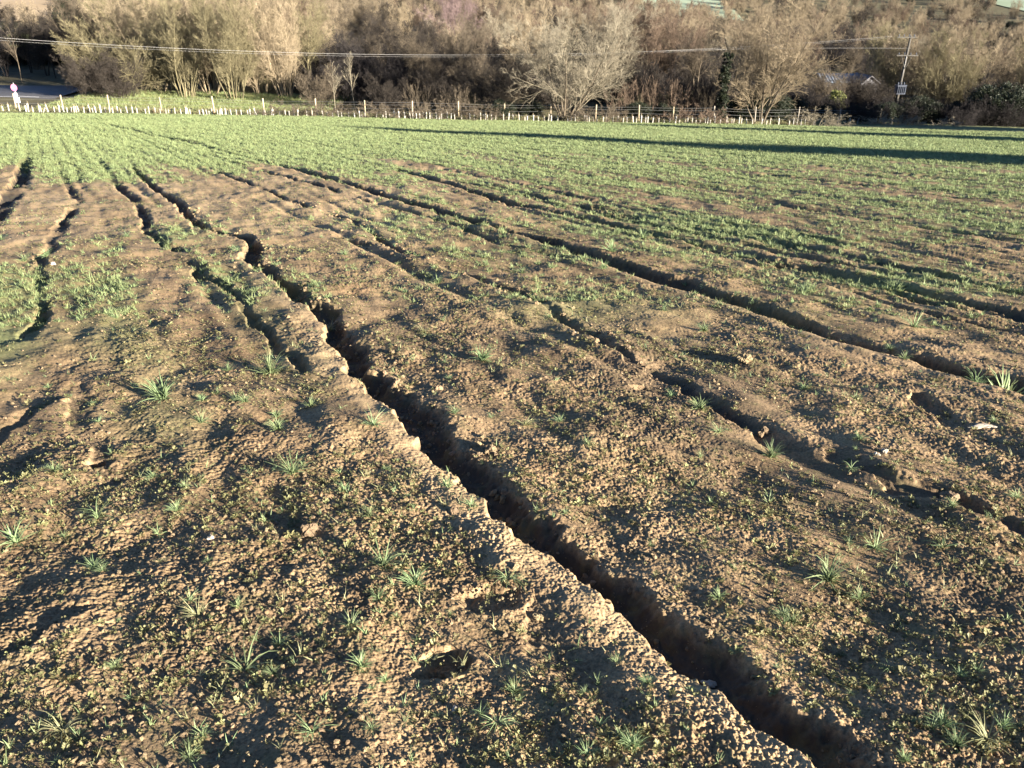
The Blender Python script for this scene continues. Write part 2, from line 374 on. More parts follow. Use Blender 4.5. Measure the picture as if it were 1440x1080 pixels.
M_trafo = simple_mat('transformer paint', (.035, .043, .062), (.055, .066, .09), 3, .45)
M_farm = simple_mat('far stubble field', (.34, .25, .15), (.42, .32, .20), .05, .95)
M_farpale = simple_mat('far pale pasture', (.22, .28, .19), (.27, .33, .24), .05, .95)
M_deep_shade = (.024, .021, .021, 1.)  # deepest woodland shadow painted into the bark colour
M_mauve = (.17, .125, .125, 1.)

# ------------------------------------------------------------------ ground sheets
def polar_field():
    rr = [1.05]
    while rr[-1] < 84:
        r = rr[-1]; rr.append(r + min(.30, .62 * (r * r + 2.56) / (1.6 * 839)))
    rr = np.array(rr)
    d = R(43); core = np.linspace(-d, d, int(2 * d * 839 / .84)); fl = d + (R(88) - d) * (np.linspace(0, 1, 280)[1:]) ** 1.6
    az = np.concatenate([-fl[::-1], core, fl])
    G, Z = np.meshgrid(az, rr); x = (Z * np.sin(G)).ravel(); y = (Z * np.cos(G)).ravel()
    nr, na = len(rr), len(az)
    rd = rillfield(x, y); g = greenness(x, y)
    z = terrain(x, y) + relief(x, y, True, rd) + g * .012 * perlin(x * 7, y * 7, 51)
    lip = rillfield.lip; z = z + lip * .012 * (1 + .6 * perlin(x * 6, y * 6, 56))
    # trodden holes beside the rill
    for px, py, rad, dp in ((628, 925, .085, .05), (690, 840, .11, .035), (610, 940, .06, .04), (130, 650, .05, .04), (900, 545, .06, .03), (870, 712, .1, .02)):
        cx, cy = at(px, py); q = np.hypot(x - cx, (y - cy) * 1.2) + .02 * perlin(x * 20, y * 20, 52)
        z = z - dp * (1 - sstep(q, rad * .55, rad * 1.05))
    r = np.hypot(x, y); az = np.arctan2(x, y)
    dry = .85 * sstep(r, 8, 11) * (1 - sstep(az, -.22, .12)) * np.clip(.75 + .8 * perlin(x * .8, y * .8, 55), 0, 1) * (1 - np.clip(rd / .03, 0, 1))
    wet_shade = np.clip(rd / .05, 0, 1) * .95 + sstep(perlin(x * .5, y * .5, 53) + .4 * perlin(x * 2, y * 2, 54), .25, .7) * .35  # rill shadow put into the soil colour, plus random damp patches
    i = np.arange(nr - 1)[:, None] * na + np.arange(na - 1)[None]
    q = np.stack([i, i + na, i + na + 1, i + 1], -1).reshape(-1, 4)[:, ::-1]
    keep = (y < yedge(x) + .8)[q].all(1); q = q[keep]
    me = mesh_np('field', np.stack([x, y, z], 1), [q], True, {'dry': np.maximum(dry, lip * np.clip(.8 + .6 * perlin(x * 5, y * 5, 57), 0, 1)), 'green': g * .85, 'wet_shade': np.clip(wet_shade, 0, 1)})  # dry is pale crust, and also paints sunlight onto the rill lip
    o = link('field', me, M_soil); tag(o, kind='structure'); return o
polar_field()

def sheet(name, xs, ys, fn, mat, kind='structure'):
    X, Y = np.meshgrid(xs, ys); x = X.ravel(); y = Y.ravel(); z = fn(x, y)
    i = np.arange(len(ys) - 1)[:, None] * len(xs) + np.arange(len(xs) - 1)[None]
    q = np.stack([i, i + 1, i + len(xs) + 1, i + len(xs)], -1).reshape(-1, 4)
    o = link(name, mesh_np(name, np.stack([x, y, z], 1), [q], True), mat); tag(o, kind=kind); return o
def ground_z(x, y):
    t = y - yedge(x); low = .5 * sstep(-t, .5, 5) + .06 * (t < .9)
    return terrain(x, y) - low + .12 * perlin(x * .25, y * .25, 61) * (t > .9) + .04 * perlin(x * .9, y * .9, 62) * (t > .9)
xs = np.concatenate([np.linspace(-1400, -100, 30)[:-1], np.arange(-100, 100.1, 1.2), np.linspace(100, 1400, 30)[1:]])
ys = np.concatenate([np.linspace(-300, 0, 16)[:-1], np.linspace(0, 52, 20)[:-1], np.arange(52, 112, .8), np.geomspace(112, 1500, 60)])
sheet('ground', xs, ys, ground_z, M_grassland)
def gz(x, y): return float(ground_z(np.array([x]), np.array([y]))[0])

def verge():
    a = np.linspace(0, 1, 70); b = np.linspace(0, 1, 24); X, Yy = np.meshgrid(a, b); x = -35 + X.ravel() * 20.5; y0 = yedge(x) + 1.0
    y = y0 + (76.5 + 1.5 * perlin(x * .3, x * .1, 63) - y0) * Yy.ravel(); z = ground_z(x, y) + .05 + .05 * perlin(x * 2, y * 2, 64)
    i = np.arange(23)[:, None] * 70 + np.arange(69)[None]; q = np.stack([i, i + 1, i + 71, i + 70], -1).reshape(-1, 4)
    tag(link('grass_verge', mesh_np('grass_verge', np.stack([x, y, z], 1), [q], True), M_verge), kind='structure')
verge()
# the road beyond the hedge line, at the left
def road():
    xs_ = np.linspace(-130, -37, 60)
    yc = 75.5 + .0 * xs_ + 4.0 * np.clip((-xs_ - 40) / 90, 0, 1) ** 2
    v = []; offs = (-4.2, -4.05, 0, 4.05, 4.2); zz = (-.12, .035, .10, .035, -.12)
    for X, Yc in zip(xs_, yc):
        for o_, z_ in zip(offs, zz): v.append((X, Yc + o_, gz(X, Yc) + z_ + .06))
    n = len(offs); i = np.arange(len(xs_) - 1)[:, None] * n + np.arange(n - 1)[None]
    q = np.stack([i, i + n, i + n + 1, i + 1], -1).reshape(-1, 4)[:, ::-1]
    o = link('road', mesh_np('road', np.array(v), [q], True), M_asphalt); tag(o, kind='structure')
    m = MB()
    for k in range(0, 58, 1):                       # white edge line, painted
        a = (xs_[k], yc[k] - 3.75); b = (xs_[k + 1], yc[k + 1] - 3.75); za, zb = gz(a[0], yc[k]) + .108, gz(b[0], yc[k + 1]) + .108
        m.add([(a[0], a[1], za), (b[0], b[1], zb), (b[0], b[1] + .12, zb + .003), (a[0], a[1] + .12, za + .003)], [(0, 1, 2, 3)])
    e = m.build('road_marking', M_white); tag(e, kind='structure')
road()

# far fields on the opposite slope
def patch(name, cx, cy, w, d, rz, mat, lift=.25):
    a = np.linspace(-.5, .5, 24); X, Y = np.meshgrid(a * w, a * d); c, s = math.cos(rz), math.sin(rz)
    x = cx + X.ravel() * c - Y.ravel() * s; y = cy + X.ravel() * s + Y.ravel() * c
    z = ground_z(x, y) + lift
    i = np.arange(23)[:, None] * 24 + np.arange(23)[None]; q = np.stack([i, i + 1, i + 25, i + 24], -1).reshape(-1, 4)
    tag(link(name, mesh_np(name, np.stack([x, y, z], 1), [q], True), mat), kind='structure')

# ------------------------------------------------------------------ winter trees
def unit(v): return v / (np.linalg.norm(v, axis=-1, keepdims=True) + 1e-9)
def grow(S, D, L, r0, m, wander, up, tip=.25, rg=rng):
    P = [S]; d = unit(D)
    for k in range(m - 1):
        d = unit(d + rg.normal(0, wander, d.shape) + np.array([0, 0, up])); P.append(P[-1] + d * (L / (m - 1))[:, None])
    return np.stack(P, 1), r0[:, None] * np.linspace(1, tip, m)[None]
def spawn(P, Rd, L, per, t0, t1, ang, lr, rr, rg, m, wander, up, rmin=.004, tip=.25):
    N_, mm, _ = P.shape; t = (t0 + (t1 - t0) * rg.random((N_, per))) * (mm - 1); i = np.minimum(t.astype(int), mm - 2); f = (t - i)
    I = np.arange(N_)[:, None]; a = P[I, i]; b = P[I, i + 1]; S = a + (b - a) * f[..., None]; D = unit(b - a)
    q = unit(rg.normal(0, 1, D.shape)); perp = unit(q - (q * D).sum(-1, keepdims=True) * D)
    an = ang * (.65 + .7 * rg.random((N_, per, 1))); C = D * np.cos(an) + perp * np.sin(an)
    Rc = np.maximum((Rd[I, i] + (Rd[I, i + 1] - Rd[I, i]) * f) * rr, rmin); tt = t / (mm - 1)
    Lc = L[:, None] * lr * (1.15 - .6 * tt) * (.7 + .6 * rg.random((N_, per)))
    S, C, Lc, Rc = S.reshape(-1, 3), C.reshape(-1, 3), Lc.ravel(), Rc.ravel()
    ok = S[:, 2] > .15
    P2, R2 = grow(S[ok], C[ok], Lc[ok], Rc[ok], m, wander, up, tip, rg); return P2, R2, Lc[ok]
def tree_meshes(name, seed, stems, lean, H, crown0, p1=9, p2=9, p3=8, ang1=.55, ang2=.7, lr1=.42, up=.09, r0=.11, wander=.10, p4=3, rtw=.0078, spread0=.25):
    rg = np.random.default_rng(seed)
    a = rg.random(stems) * 6.283 + np.arange(stems) * 6.283 / stems; ln = lean * (.3 + .9 * rg.random(stems)) if stems > 1 else np.array([lean])
    S = np.stack([np.cos(a) * spread0 * (stems > 1), np.sin(a) * spread0 * (stems > 1), np.full(stems, -.25)], 1) * (.5 + rg.random((stems, 1)) * .5 * np.array([1, 1, 0]) + np.array([0, 0, .5]))
    D = np.stack([np.cos(a) * np.sin(ln), np.sin(a) * np.sin(ln), np.cos(ln)], 1)
    L = H * (.78 + .25 * rg.random(stems)) if stems > 1 else np.array([H * .92])
    P0, R0 = grow(S, D, L, np.full(stems, r0) * (.7 + .5 * rg.random(stems)), 9, wander * .55, up * .6, .18, rg)
    tv, tq = tube_arrays(P0, R0, 6)
    P1, R1, L1 = spawn(P0, R0, L, p1, crown0, .97, ang1, lr1, .55, rg, 6, wander, up, .012)
    P2, R2, L2 = spawn(P1, R1, L1, p2, .12, 1, ang2, .45, .55, rg, 5, wander * 1.3, up, .008)
    P3, R3, L3 = spawn(P2, R2, L2, p3, .1, 1, ang2, .55, .6, rg, 3, wander * 1.5, up, rtw, .5)
    V, Q = [], []; n = 0
    for P, Rr, s in ((P1, R1, 4), (P2, R2, 3), (P3, R3, 3)):
        v, q = tube_arrays(P, Rr, s); V.append(v); Q.append(q + n); n += len(v)
    if p4:
        P4, R4, L4 = spawn(P3, R3, L3, p4, .1, 1, .7, .6, .7, rg, 2, wander, up, rtw * .8, .5)
        v, q = tube_arrays(P4, R4, 3); V.append(v); Q.append(q + n)
    tr = mesh_np(name + '_trunk', tv, [tq], True); cr = mesh_np(name + '_crown', np.vstack(V), [np.vstack(Q)], False)
    for me in (tr, cr): me.materials.append(M_bark)
    return tr, cr
def leaf_cloud(C, rad, n, size, rg, squash=1.):
    """n small leaves scattered through blobs C (K,3) of radius rad (K)"""
    k = rg.integers(0, len(C), n); d = unit(rg.normal(0, 1, (n, 3))); rr = rad[k] * (rg.random(n) ** .45)
    p = C[k] + d * rr[:, None] * np.array([1, 1, squash])
    u = unit(rg.normal(0, 1, (n, 3))); w = unit(np.cross(u, rg.normal(0, 1, (n, 3)))); s = size * (.6 + .8 * rg.random((n, 1)))
    v = np.stack([p - u * s, p + w * s * .45, p + u * s, p - w * s * .45], 1).reshape(-1, 3)
    q = np.arange(4 * n).reshape(-1, 4); return v, q
def ever_meshes(name, seed, H, W, n, shape='bush', leaf=.09, mat=None):
    mat = mat or M_ever
    rg = np.random.default_rng(seed); K = 90 if shape != 'col' else 130
    if shape == 'bush':
        th = rg.random(K) * 6.283; rr = W * np.sqrt(rg.random(K)) * .78; zz = rg.random(K) ** .8
        C = np.stack([rr * np.cos(th), rr * np.sin(th), H * (.12 + .74 * zz * np.sqrt(np.clip(1 - (rr / W) ** 2, .1, 1)))], 1); rad = W * (.16 + .2 * rg.random(K))
        lean = .5
    elif shape == 'cone':
        zz = rg.random(K) ** .8; th = rg.random(K) * 6.283; rr = W * (1 - zz) * .8
        C = np.stack([rr * np.cos(th), rr * np.sin(th), H * (.1 + .85 * zz)], 1); rad = W * (.14 + .25 * (1 - zz))
        lean = .02
    else:
        zz = rg.random(K); th = rg.random(K) * 6.283; rr = W * .5
        rr = W * rg.uniform(.1, 1.3, K); C = np.stack([rr * np.cos(th), rr * np.sin(th), H * (.03 + .93 * zz)], 1); rad = W * (.3 + .5 * rg.random(K)) * (1.25 - .7 * zz)
        lean = .02
    v, q = leaf_cloud(C, rad, n, leaf, rg, .8)
    st = 1 if shape != 'bush' else 6
    a = rg.random(st) * 6.283; D = np.stack([np.cos(a) * lean, np.sin(a) * lean, np.ones(st)], 1)
    P0, R0 = grow(np.zeros((st, 3)) - [0, 0, .2], D, np.full(st, H * .85), np.full(st, .09), 7, .08, .02, .2, rg)
    tv, tq = tube_arrays(P0, R0, 6)
    tr = mesh_np(name + '_trunk', tv, [tq], True); cr = mesh_np(name + '_crown', v, [q]);
    tr.materials.append(bark(M_dark)); cr.materials.append(mat)
    return tr, cr
TM = {
 'copA': tree_meshes('copA', 1, 15, .40, 9.4, .10, 9, 7, 7, .42, .55, .33, .08, .055, spread0=.8),
 'copB': tree_meshes('copB', 2, 12, .48, 9.4, .10, 11, 7, 7, .45, .6, .33, .08, .06, spread0=.6),
 'copC': tree_meshes('copC', 3, 20, .62, 7.5, .06, 8, 7, 6, .45, .6, .36, .04, .035, spread0=1.2),
 'ashA': tree_meshes('ashA', 4, 9, .46, 10.4, .14, 13, 9, 7, .58, .65, .40, .05, .10, p4=3, rtw=.0085),
 'ashB': tree_meshes('ashB', 5, 8, .38, 11.2, .16, 14, 9, 7, .62, .65, .40, .05, .10, p4=3, rtw=.0085),
 'pole': tree_meshes('pole', 6, 1, .04, 10, .28, 30, 8, 7, .75, .7, .30, .06, .12),
 'polB': tree_meshes('polB', 8, 2, .12, 10, .25, 20, 9, 7, .6, .7, .34, .06, .12),
 'round': tree_meshes('round', 9, 3, .22, 9, .22, 18, 11, 9, .85, .8, .42, .05, .12, p4=3),
 'slim': tree_meshes('slim', 10, 1, .06, 6.5, .3, 12, 5, 4, .5, .5, .35, .08, .045, p4=0),
 'whip': tree_meshes('whip', 11, 16, .30, 3.0, .3, 6, 4, 3, .25, .4, .4, .10, .016, p4=0, spread0=.9),
 'bramble': tree_meshes('bramble', 12, 26, 1.0, 2.0, .1, 7, 6, 5, .6, .8, .42, -.03, .014, p4=0, wander=.25, spread0=.8),
 'fallen': tree_meshes('fallen', 13, 3, 1.0, 7.5, .15, 12, 8, 5, .5, .6, .38, .015, .07, p4=0),
 'bush': ever_meshes('bush', 14, 3.2, 2.6, 26000, leaf=.065), 'bushB': ever_meshes('bushB', 15, 4.6, 2.6, 30000, leaf=.07),
 'ivy': ever_meshes('ivy', 16, 7.0, .42, 9000, 'col'), 'gorse': ever_meshes('gorse', 19, 2.3, 1.1, 9000, mat=M_gorse), 'fir': ever_meshes('fir', 17, 13, 3.4, 20000, 'cone', .14),
}
KIND = {'copA': ('coppice_tree', 'tree'), 'copB': ('coppice_tree', 'tree'), 'copC': ('hazel_thicket', 'bush'), 'ashA': ('ash_tree', 'tree'), 'ashB': ('ash_tree', 'tree'),
        'pole': ('bare_tree', 'tree'), 'polB': ('bare_tree', 'tree'), 'round': ('bare_tree', 'tree'), 'slim': ('sapling', 'tree'), 'whip': ('willow_shoots', 'bush'),
        'bramble': ('bramble_bush', 'bush'), 'fallen': ('leaning_tree', 'tree'), 'bush': ('evergreen_bush', 'bush'), 'bushB': ('evergreen_bush', 'bush'), 'ivy': ('ivy_clad_tree', 'tree'), 'gorse': ('leafy_shrub', 'bush'), 'fir': ('conifer', 'tree')}
def tree(key, px, Y, h, mat, label, group=None, wide=1., rz=None, x=None, trunk=None):
    x = at_y(px, Y) if x is None else x
    H0 = {'copA': 9.4, 'copB': 9.4, 'copC': 7.5, 'ashA': 10.4, 'ashB': 11.2, 'pole': 10, 'polB': 10, 'round': 9, 'slim': 6.5, 'whip': 3, 'bramble': 1.6, 'fallen': 5.5, 'bush': 3.2, 'bushB': 4.6, 'ivy': 7, 'gorse': 2.3, 'fir': 13}[key]
    h = h * (HK if key not in ('whip', 'bramble', 'bush', 'bushB', 'gorse', 'fir') else .9 if HK < 1 else 1); s = h / H0; nm, cat = KIND[key]
    e = empty(nm, (x, Y, gz(x, Y)), random.uniform(0, 6.283) if rz is None else rz, (s * wide, s * wide, s))
    for part, me in zip(('trunk', 'crown'), TM[key]):
        o = bpy.data.objects.new(part, me); COL.objects.link(o); o.parent = e
        if isinstance(mat, tuple): o.color = mat if part == 'crown' or trunk is None else trunk
    tag(e, label, cat, group); return e

GL = 'sunlit coppice trees at the left'
HK = .84
# left sunlit clump, front row
tree('fallen', 168, 74, 6.5, M_olive, 'low tree leaning left over the dark road end, leftmost of the sunlit clump', rz=2.6)
tree('copC', 190, 75, 7.5, M_olive, 'dense low olive thicket above the leaning tree beside the road', wide=1.1)
for px, Y, k, h, mt, lb in ((225, 72, 'copB', 9.8, M_tan, 'tall tan multi-stemmed tree rising just right of the road end'),
        (262, 68, 'copA', 9.2, M_olive, 'mossy multi-stemmed tree fanning upward, second in the front of the sunlit clump'),
        (298, 70, 'copB', 9.9, M_tan, 'bright tan coppiced tree with pale stems standing in the middle of the sunlit clump'),
        (332, 67, 'copA', 9.0, M_olive, 'olive coppiced tree standing closest to the green verge grass'),
        (366, 71, 'copB', 9.8, M_tan, 'tall pale tan coppiced tree right of the middle of the sunlit clump'),
        (402, 70, 'copA', 9.6, M_tan, 'tan multi-stemmed tree beside the rough green gap, near the end of the clump'),
        (436, 73, 'polB', 9.8, M_olive, 'olive twin-stemmed tree at the right end of the sunlit clump beside the dark wood')):
    tree(k, px, Y + 5, h, mt, lb)
for px in range(130, 470, 34):
    tree(random.choice(['copA', 'copB', 'polB']), px + random.uniform(-8, 8), random.uniform(84, 92), random.uniform(8.6, 10.4), random.choice([M_tan, M_olive, M_red, M_grey]), 'pale bare tree filling the back of the sunlit clump at the left', GL)
HK = .73
for px, h in ((126, 4.6), (144, 5.2), (163, 5.0), (181, 4.4)): tree('copC', px, 71.5 + random.uniform(-1, 1), h, M_dark, 'dark low thicket closing the right end of the road', 'thickets at the road end')
# dark stand behind the road
for px in range(-130, 135, 24):
    tree(random.choice(['pole', 'polB', 'round']), px + random.uniform(-7, 7), random.uniform(86, 94), random.uniform(7.0, 7.9), random.choice([M_dark, M_deep_shade]), 'dark shaded bare tree in the row behind the road', 'dark trees behind the road')
for px in range(-120, 130, 42): tree('bush', px, random.uniform(97, 100), random.uniform(2.2, 3), M_ever, 'low dark hedge bush beneath the trees behind the road', 'hedge bushes behind the road')
tree('slim', 31, 83, 7.6, M_grey, 'thin grey stemmed sapling standing beyond the road behind the pink sign')
tree('fir', 104, 120, 10.6, M_ever, 'dark green conifer rising behind the trees at the top left')
# middle dark wood
for px, Y, k, h, mt, lb in ((472, 66, 'slim', 5.6, M_pale, 'pale leaning sapling standing just right of the rough green gap'),
        (500, 67, 'slim', 6.6, M_pale, 'straight pale sapling with forked branches against the dark round tree'),
        (450, 69, 'copC', 4.2, M_grey, 'low grey thicket at the foot of the dark wood beside the green gap'),
        (505, 78, 'round', 7.0, M_deep_shade, 'dark round-crowned tree right of the sunlit clump'),
        (565, 80, 'round', 8.0, M_dark, 'second dark round-crowned tree, right of the darkest crown'),
        (600, 71, 'round', 7.8, M_grey, 'grey tangled tree with a lichened branch left of the middle of the wood'),
        (660, 74, 'copB', 8.8, M_grey, 'grey upright many-stemmed tree between the dark round trees and the large pale ash'),
        (700, 69, 'copC', 6.6, M_grey, 'grey thicket immediately left of the large pale ash'),
        (545, 66, 'copC', 4.0, M_dark, 'dark low thicket beneath the round-crowned trees'),
        (625, 67, 'copC', 4.4, M_dark, 'dark thicket in front of the tangled grey tree')):
    tree(k, px, Y, h, mt, lb)
# big ash trees
tree('ashA', 795, 63, 10.2, M_pale, 'large pale multi-stemmed ash tree at the field edge in the middle', wide=1.2, rz=.6, trunk=M_grey)
tree('ashB', 1068, 65, 11.2, M_tan, 'large spreading ash tree with long drooping right branches, left of the shed', wide=1.15, rz=2.0, trunk=M_grey)
tree('ivy', 1013, 64.5, 6.9, M_ever, 'slender tree trunk covered in dark ivy left of the spreading ash')
for px, Y, k, h, mt, lb in ((850, 76, 'copA', 8.8, M_grey, 'grey bare tree behind the right side of the pale ash'),
        (905, 73, 'slim', 7.6, M_tan, 'slender forked tan tree above the russet shoots'),
        (890, 82, 'copB', 10.4, M_red, 'russet-topped bare tree right of the pale ash'),
        (935, 84, 'copA', 10.6, M_red, 'russet-topped bare tree with the reddest crown, halfway between the two large ashes'),
        (978, 78, 'polB', 9.4, M_grey, 'grey bare tree behind the ivy-clad trunk'),
        (745, 80, 'copA', 9.8, M_tan, 'tan bare tree behind the left side of the pale ash')):
    tree(k, px, Y, h, mt, lb)
for px, Y, h in ((868, 67, 2.6), (895, 68, 3.2), (920, 68, 3.4), (942, 67, 3.0), (965, 68, 2.8)):
    tree('whip', px, Y, h, M_red, 'clump of upright russet shoots between the two large ash trees', 'russet shoot clumps')
for px, Y, h in ((640, 65, 2.4), (800, 66, 2.6), (590, 66, 2.6), (990, 67, 2.8)):
    tree('whip', px, Y, h, M_grey, 'clump of grey upright shoots at the foot of the wood', 'grey shoot clumps')
for px, Y, h, lb in ((705, 64, 1.7, 'low dark evergreen bush left of the foot of the pale ash'), (745, 64.5, 1.5, 'small dark evergreen bush touching the left foot of the pale ash'),
        (895, 65, 1.7, 'small dark evergreen bush under the russet shoots'), (935, 65.5, 1.5, 'smaller rounded evergreen bush right of the one under the russet shoots'),
        (1050, 67, 2.6, 'dark bush around the foot of the spreading ash'), (1085, 68, 2.4, 'dark bush right of the foot of the spreading ash')):
    tree('bush', px, Y, h, M_ever, lb)
for px, Y, h, w in ((400, 62.8, 1.1, 1.5), (470, 63, 1.2, 1.4), (545, 63, 1.3, 1.4), (620, 63, 1.5, 1.4), (670, 63, 1.5, 1.2), (840, 62.5, 1.5, 1.3), (975, 63.4, 1.4, 1.4)):
    tree('bramble', px, Y, h, M_grey if px < 900 else M_red, 'tangled brown bramble just behind the wire fence', 'brambles behind the fence', wide=w)
# right part
for px, Y, h, w, lb in ((1142, 65.5, 1.3, 1.5, 'straw coloured bramble heap on the fence below the shed'), (1262, 68.5, 1.3, 2.0, 'pale bramble heap against the fence below the transformer pole'), (1302, 70.0, 1.3, 2.0, 'pale bramble heap on the fence between the transformer pole and the timber strainer')):
    tree('bramble', px, Y, h, M_pale, lb, wide=w)
for px, Y, h in ((1110, 73, 2.8), (1160, 74, 1.9), (1205, 74, 2.1), (1245, 76, 2.7), (1290, 77, 3.6), (1335, 78, 3.4)):
    tree('bush', px, Y, h * .8, M_ever, 'dark shaded evergreen bush in the hedge below the shed and pole', 'hedge bushes at the right')
for px in range(1095, 1470, 17): tree('copC', px + random.uniform(-5, 5), random.uniform(71, 80), random.uniform(2.8, 4.2) * (.72 if 1130 < px < 1300 else 1), M_deep_shade, 'dark bare twiggy bush in the hedge behind the right part of the fence', 'twiggy hedge at the right')
for px in (1125, 1142, 1160, 1178, 1196, 1215, 1230): tree('copC', px, 84 + random.uniform(-1, 3), random.uniform(3.6, 4.7), random.choice([M_grey, M_dark]), 'dark twiggy thicket half hiding the shed', 'thickets in front of the shed')
tree('bushB', 1402, 76, 5.2, M_ever, 'big dark rounded evergreen bush at the right edge above the timber strainer', wide=1.2)
tree('bushB', 1475, 78, 5.6, M_ever, 'dark evergreen bush just outside the right edge of the view', wide=1.2)
e = tree('gorse', 1172, 80.5, 2.6, M_gorse, 'yellow-green leafy shrub in front of the shed')
for px, Y, k, h, mt, lb in ((1240, 92, 'copA', 10.6, M_olive, 'olive coppiced tree immediately left of the transformer pole'),
        (1285, 90, 'copB', 11.0, M_tan, 'tall pale coppiced tree right behind the transformer pole'),
        (1325, 88, 'copA', 10.8, M_olive, 'mossy coppiced tree right of the transformer pole'),
        (1365, 90, 'copB', 10.6, M_tan, 'tan coppiced tree left above the big dark evergreen'),
        (1410, 92, 'copA', 10.6, M_grey, 'grey coppiced tree rising directly behind the big dark evergreen'),
        (1190, 122, 'round', 7.2, M_grey, 'round brown tree in the dark gap above the shed'),
        (1165, 128, 'round', 9.4, M_deep_shade, 'dark tree in the gap directly above the shed roof'),
        (1215, 132, 'round', 9.4, M_deep_shade, 'dark tree in the gap between shed and transformer pole'),
        (1150, 86, 'slim', 7.0, M_grey, 'thin grey bare tree standing left of the shed')):
    tree(k, px, Y, h, mt, lb)
for px in (1460, 1510, 1560, 1620, 1690): tree(random.choice(['copA', 'copB']), px, random.uniform(84, 92), 10.5, M_olive, 'coppiced tree beyond the right edge of the view', 'trees beyond the right edge')
for px in (-240, -190, -150): tree('copB', px, random.uniform(74, 82), 9, M_grey, 'bare tree beyond the left edge of the view', 'trees beyond the left edge')
# back rows
for px in range(455, 1090, 21): tree('copC', px + random.uniform(-6, 6), random.uniform(70, 79), random.uniform(3.2, 5.0) * (1.15 if px < 730 else 1), random.choice([M_dark, M_deep_shade, M_deep_shade]), 'dark twiggy thicket filling the foot of the wood', 'thickets at the foot of the wood')
for px in [q for q in range(455, 1420, 24) if not 1110 < q < 1300]: tree('copC', px + random.uniform(-6, 6), random.uniform(82, 90), random.uniform(4.8, 7.2), random.choice([M_dark, M_grey, M_deep_shade, M_deep_shade]), 'dark twiggy thicket filling the foot of the wood', 'thickets at the foot of the wood')
for px in range(195, 445, 22): tree('copC', px + random.uniform(-6, 6), random.uniform(78, 83), random.uniform(3.6, 5.5), random.choice([M_olive, M_dark]), 'olive twiggy thicket at the foot of the sunlit clump', 'thickets under the sunlit clump')
for px in range(-130, 150, 18): tree('bush', px + random.uniform(-4, 4), random.uniform(101, 106), random.uniform(1.6, 2.2), M_ever, 'low dark hedge bush beneath the trees behind the road', 'hedge bushes behind the road')
def backmat(px):
    if px < 130: return random.choice([M_dark, M_grey])
    if px < 480: return random.choice([M_tan, M_tan, M_red])
    if 830 < px < 980: return random.choice([M_red, M_grey, M_tan])
    if 1130 < px < 1230: return M_deep_shade
    if 450 < px < 620 and random.random() < .4: return M_dark
    return random.choice([M_tan, M_grey, M_grey, M_red, M_dark, M_pale])
for Yr, st, h0 in ((96, 38, 8.5), (108, 40, 8.3), (124, 42, 8.0), (142, 44, 8.0)):
    px = -180 + Yr % 17
    while px < 1660:
        if not (1130 < px < 1232 and Yr < 120) and not (px < 125 and Yr > 100):
            tree(random.choice(['copA', 'copB', 'polB', 'round', 'pole']), px + random.uniform(-9, 9), Yr + random.uniform(-5, 5), h0 * random.uniform(.68, 1.06) * (.9 if px < 500 else 1), backmat(px), 'bare winter tree in the wood behind the front trees', 'trees in the wood behind')
        px += st
HK = 1.
# trees to the right of the view whose shadows lie across the field
def caster(px, py, h, key, mat, wide=1.):
    tx, ty = at(px, py); el = SUN_EL; dx, dy = -math.sin(SUN_AZ), math.cos(SUN_AZ); tip = float(terrain(tx, ty)); L = 0
    while True:
        L += .25; x = tx - dx * L; y = ty - dy * L
        if float(terrain(x, y)) + h - L * math.tan(el) <= tip: break
        if L > 200: break
    return x, y
CAST = []
for px_, Y_, h_ in ((1700, 58, 8.0), (1780, 54, 9.0)):
    tree('bushB', px_, Y_, h_, M_ever, 'tall dark evergreen tree at the field edge beyond the right side of the view', 'evergreens beyond the right side', wide=.85)
for px, py, h, key, wide in ((790, 172.5, 10.5, 'fir', 1.9), (500, 179.5, 13, 'fir', 1.75), (950, 178, 10, 'fir', 1.1), (1120, 180, 9, 'fir', 1.1), (1150, 185.5, 9, 'fir', .8), (1240, 179, 9, 'bushB', .95), (1275, 183, 9, 'bushB', .9), (1310, 187, 8, 'bushB', .8)):
    x, y = caster(px, py, h, key, M_ever); h *= .9 if key == 'bushB' else 1.04; CAST.append((round(x, 1), round(y, 1), round(x / y, 2)))
    e = tree(key, 0, y, h, M_ever, 'tall dark evergreen tree on the field right of the view', 'evergreens right of the view', wide=wide, x=x)
    e.location.z = float(terrain(x, y)) - .1


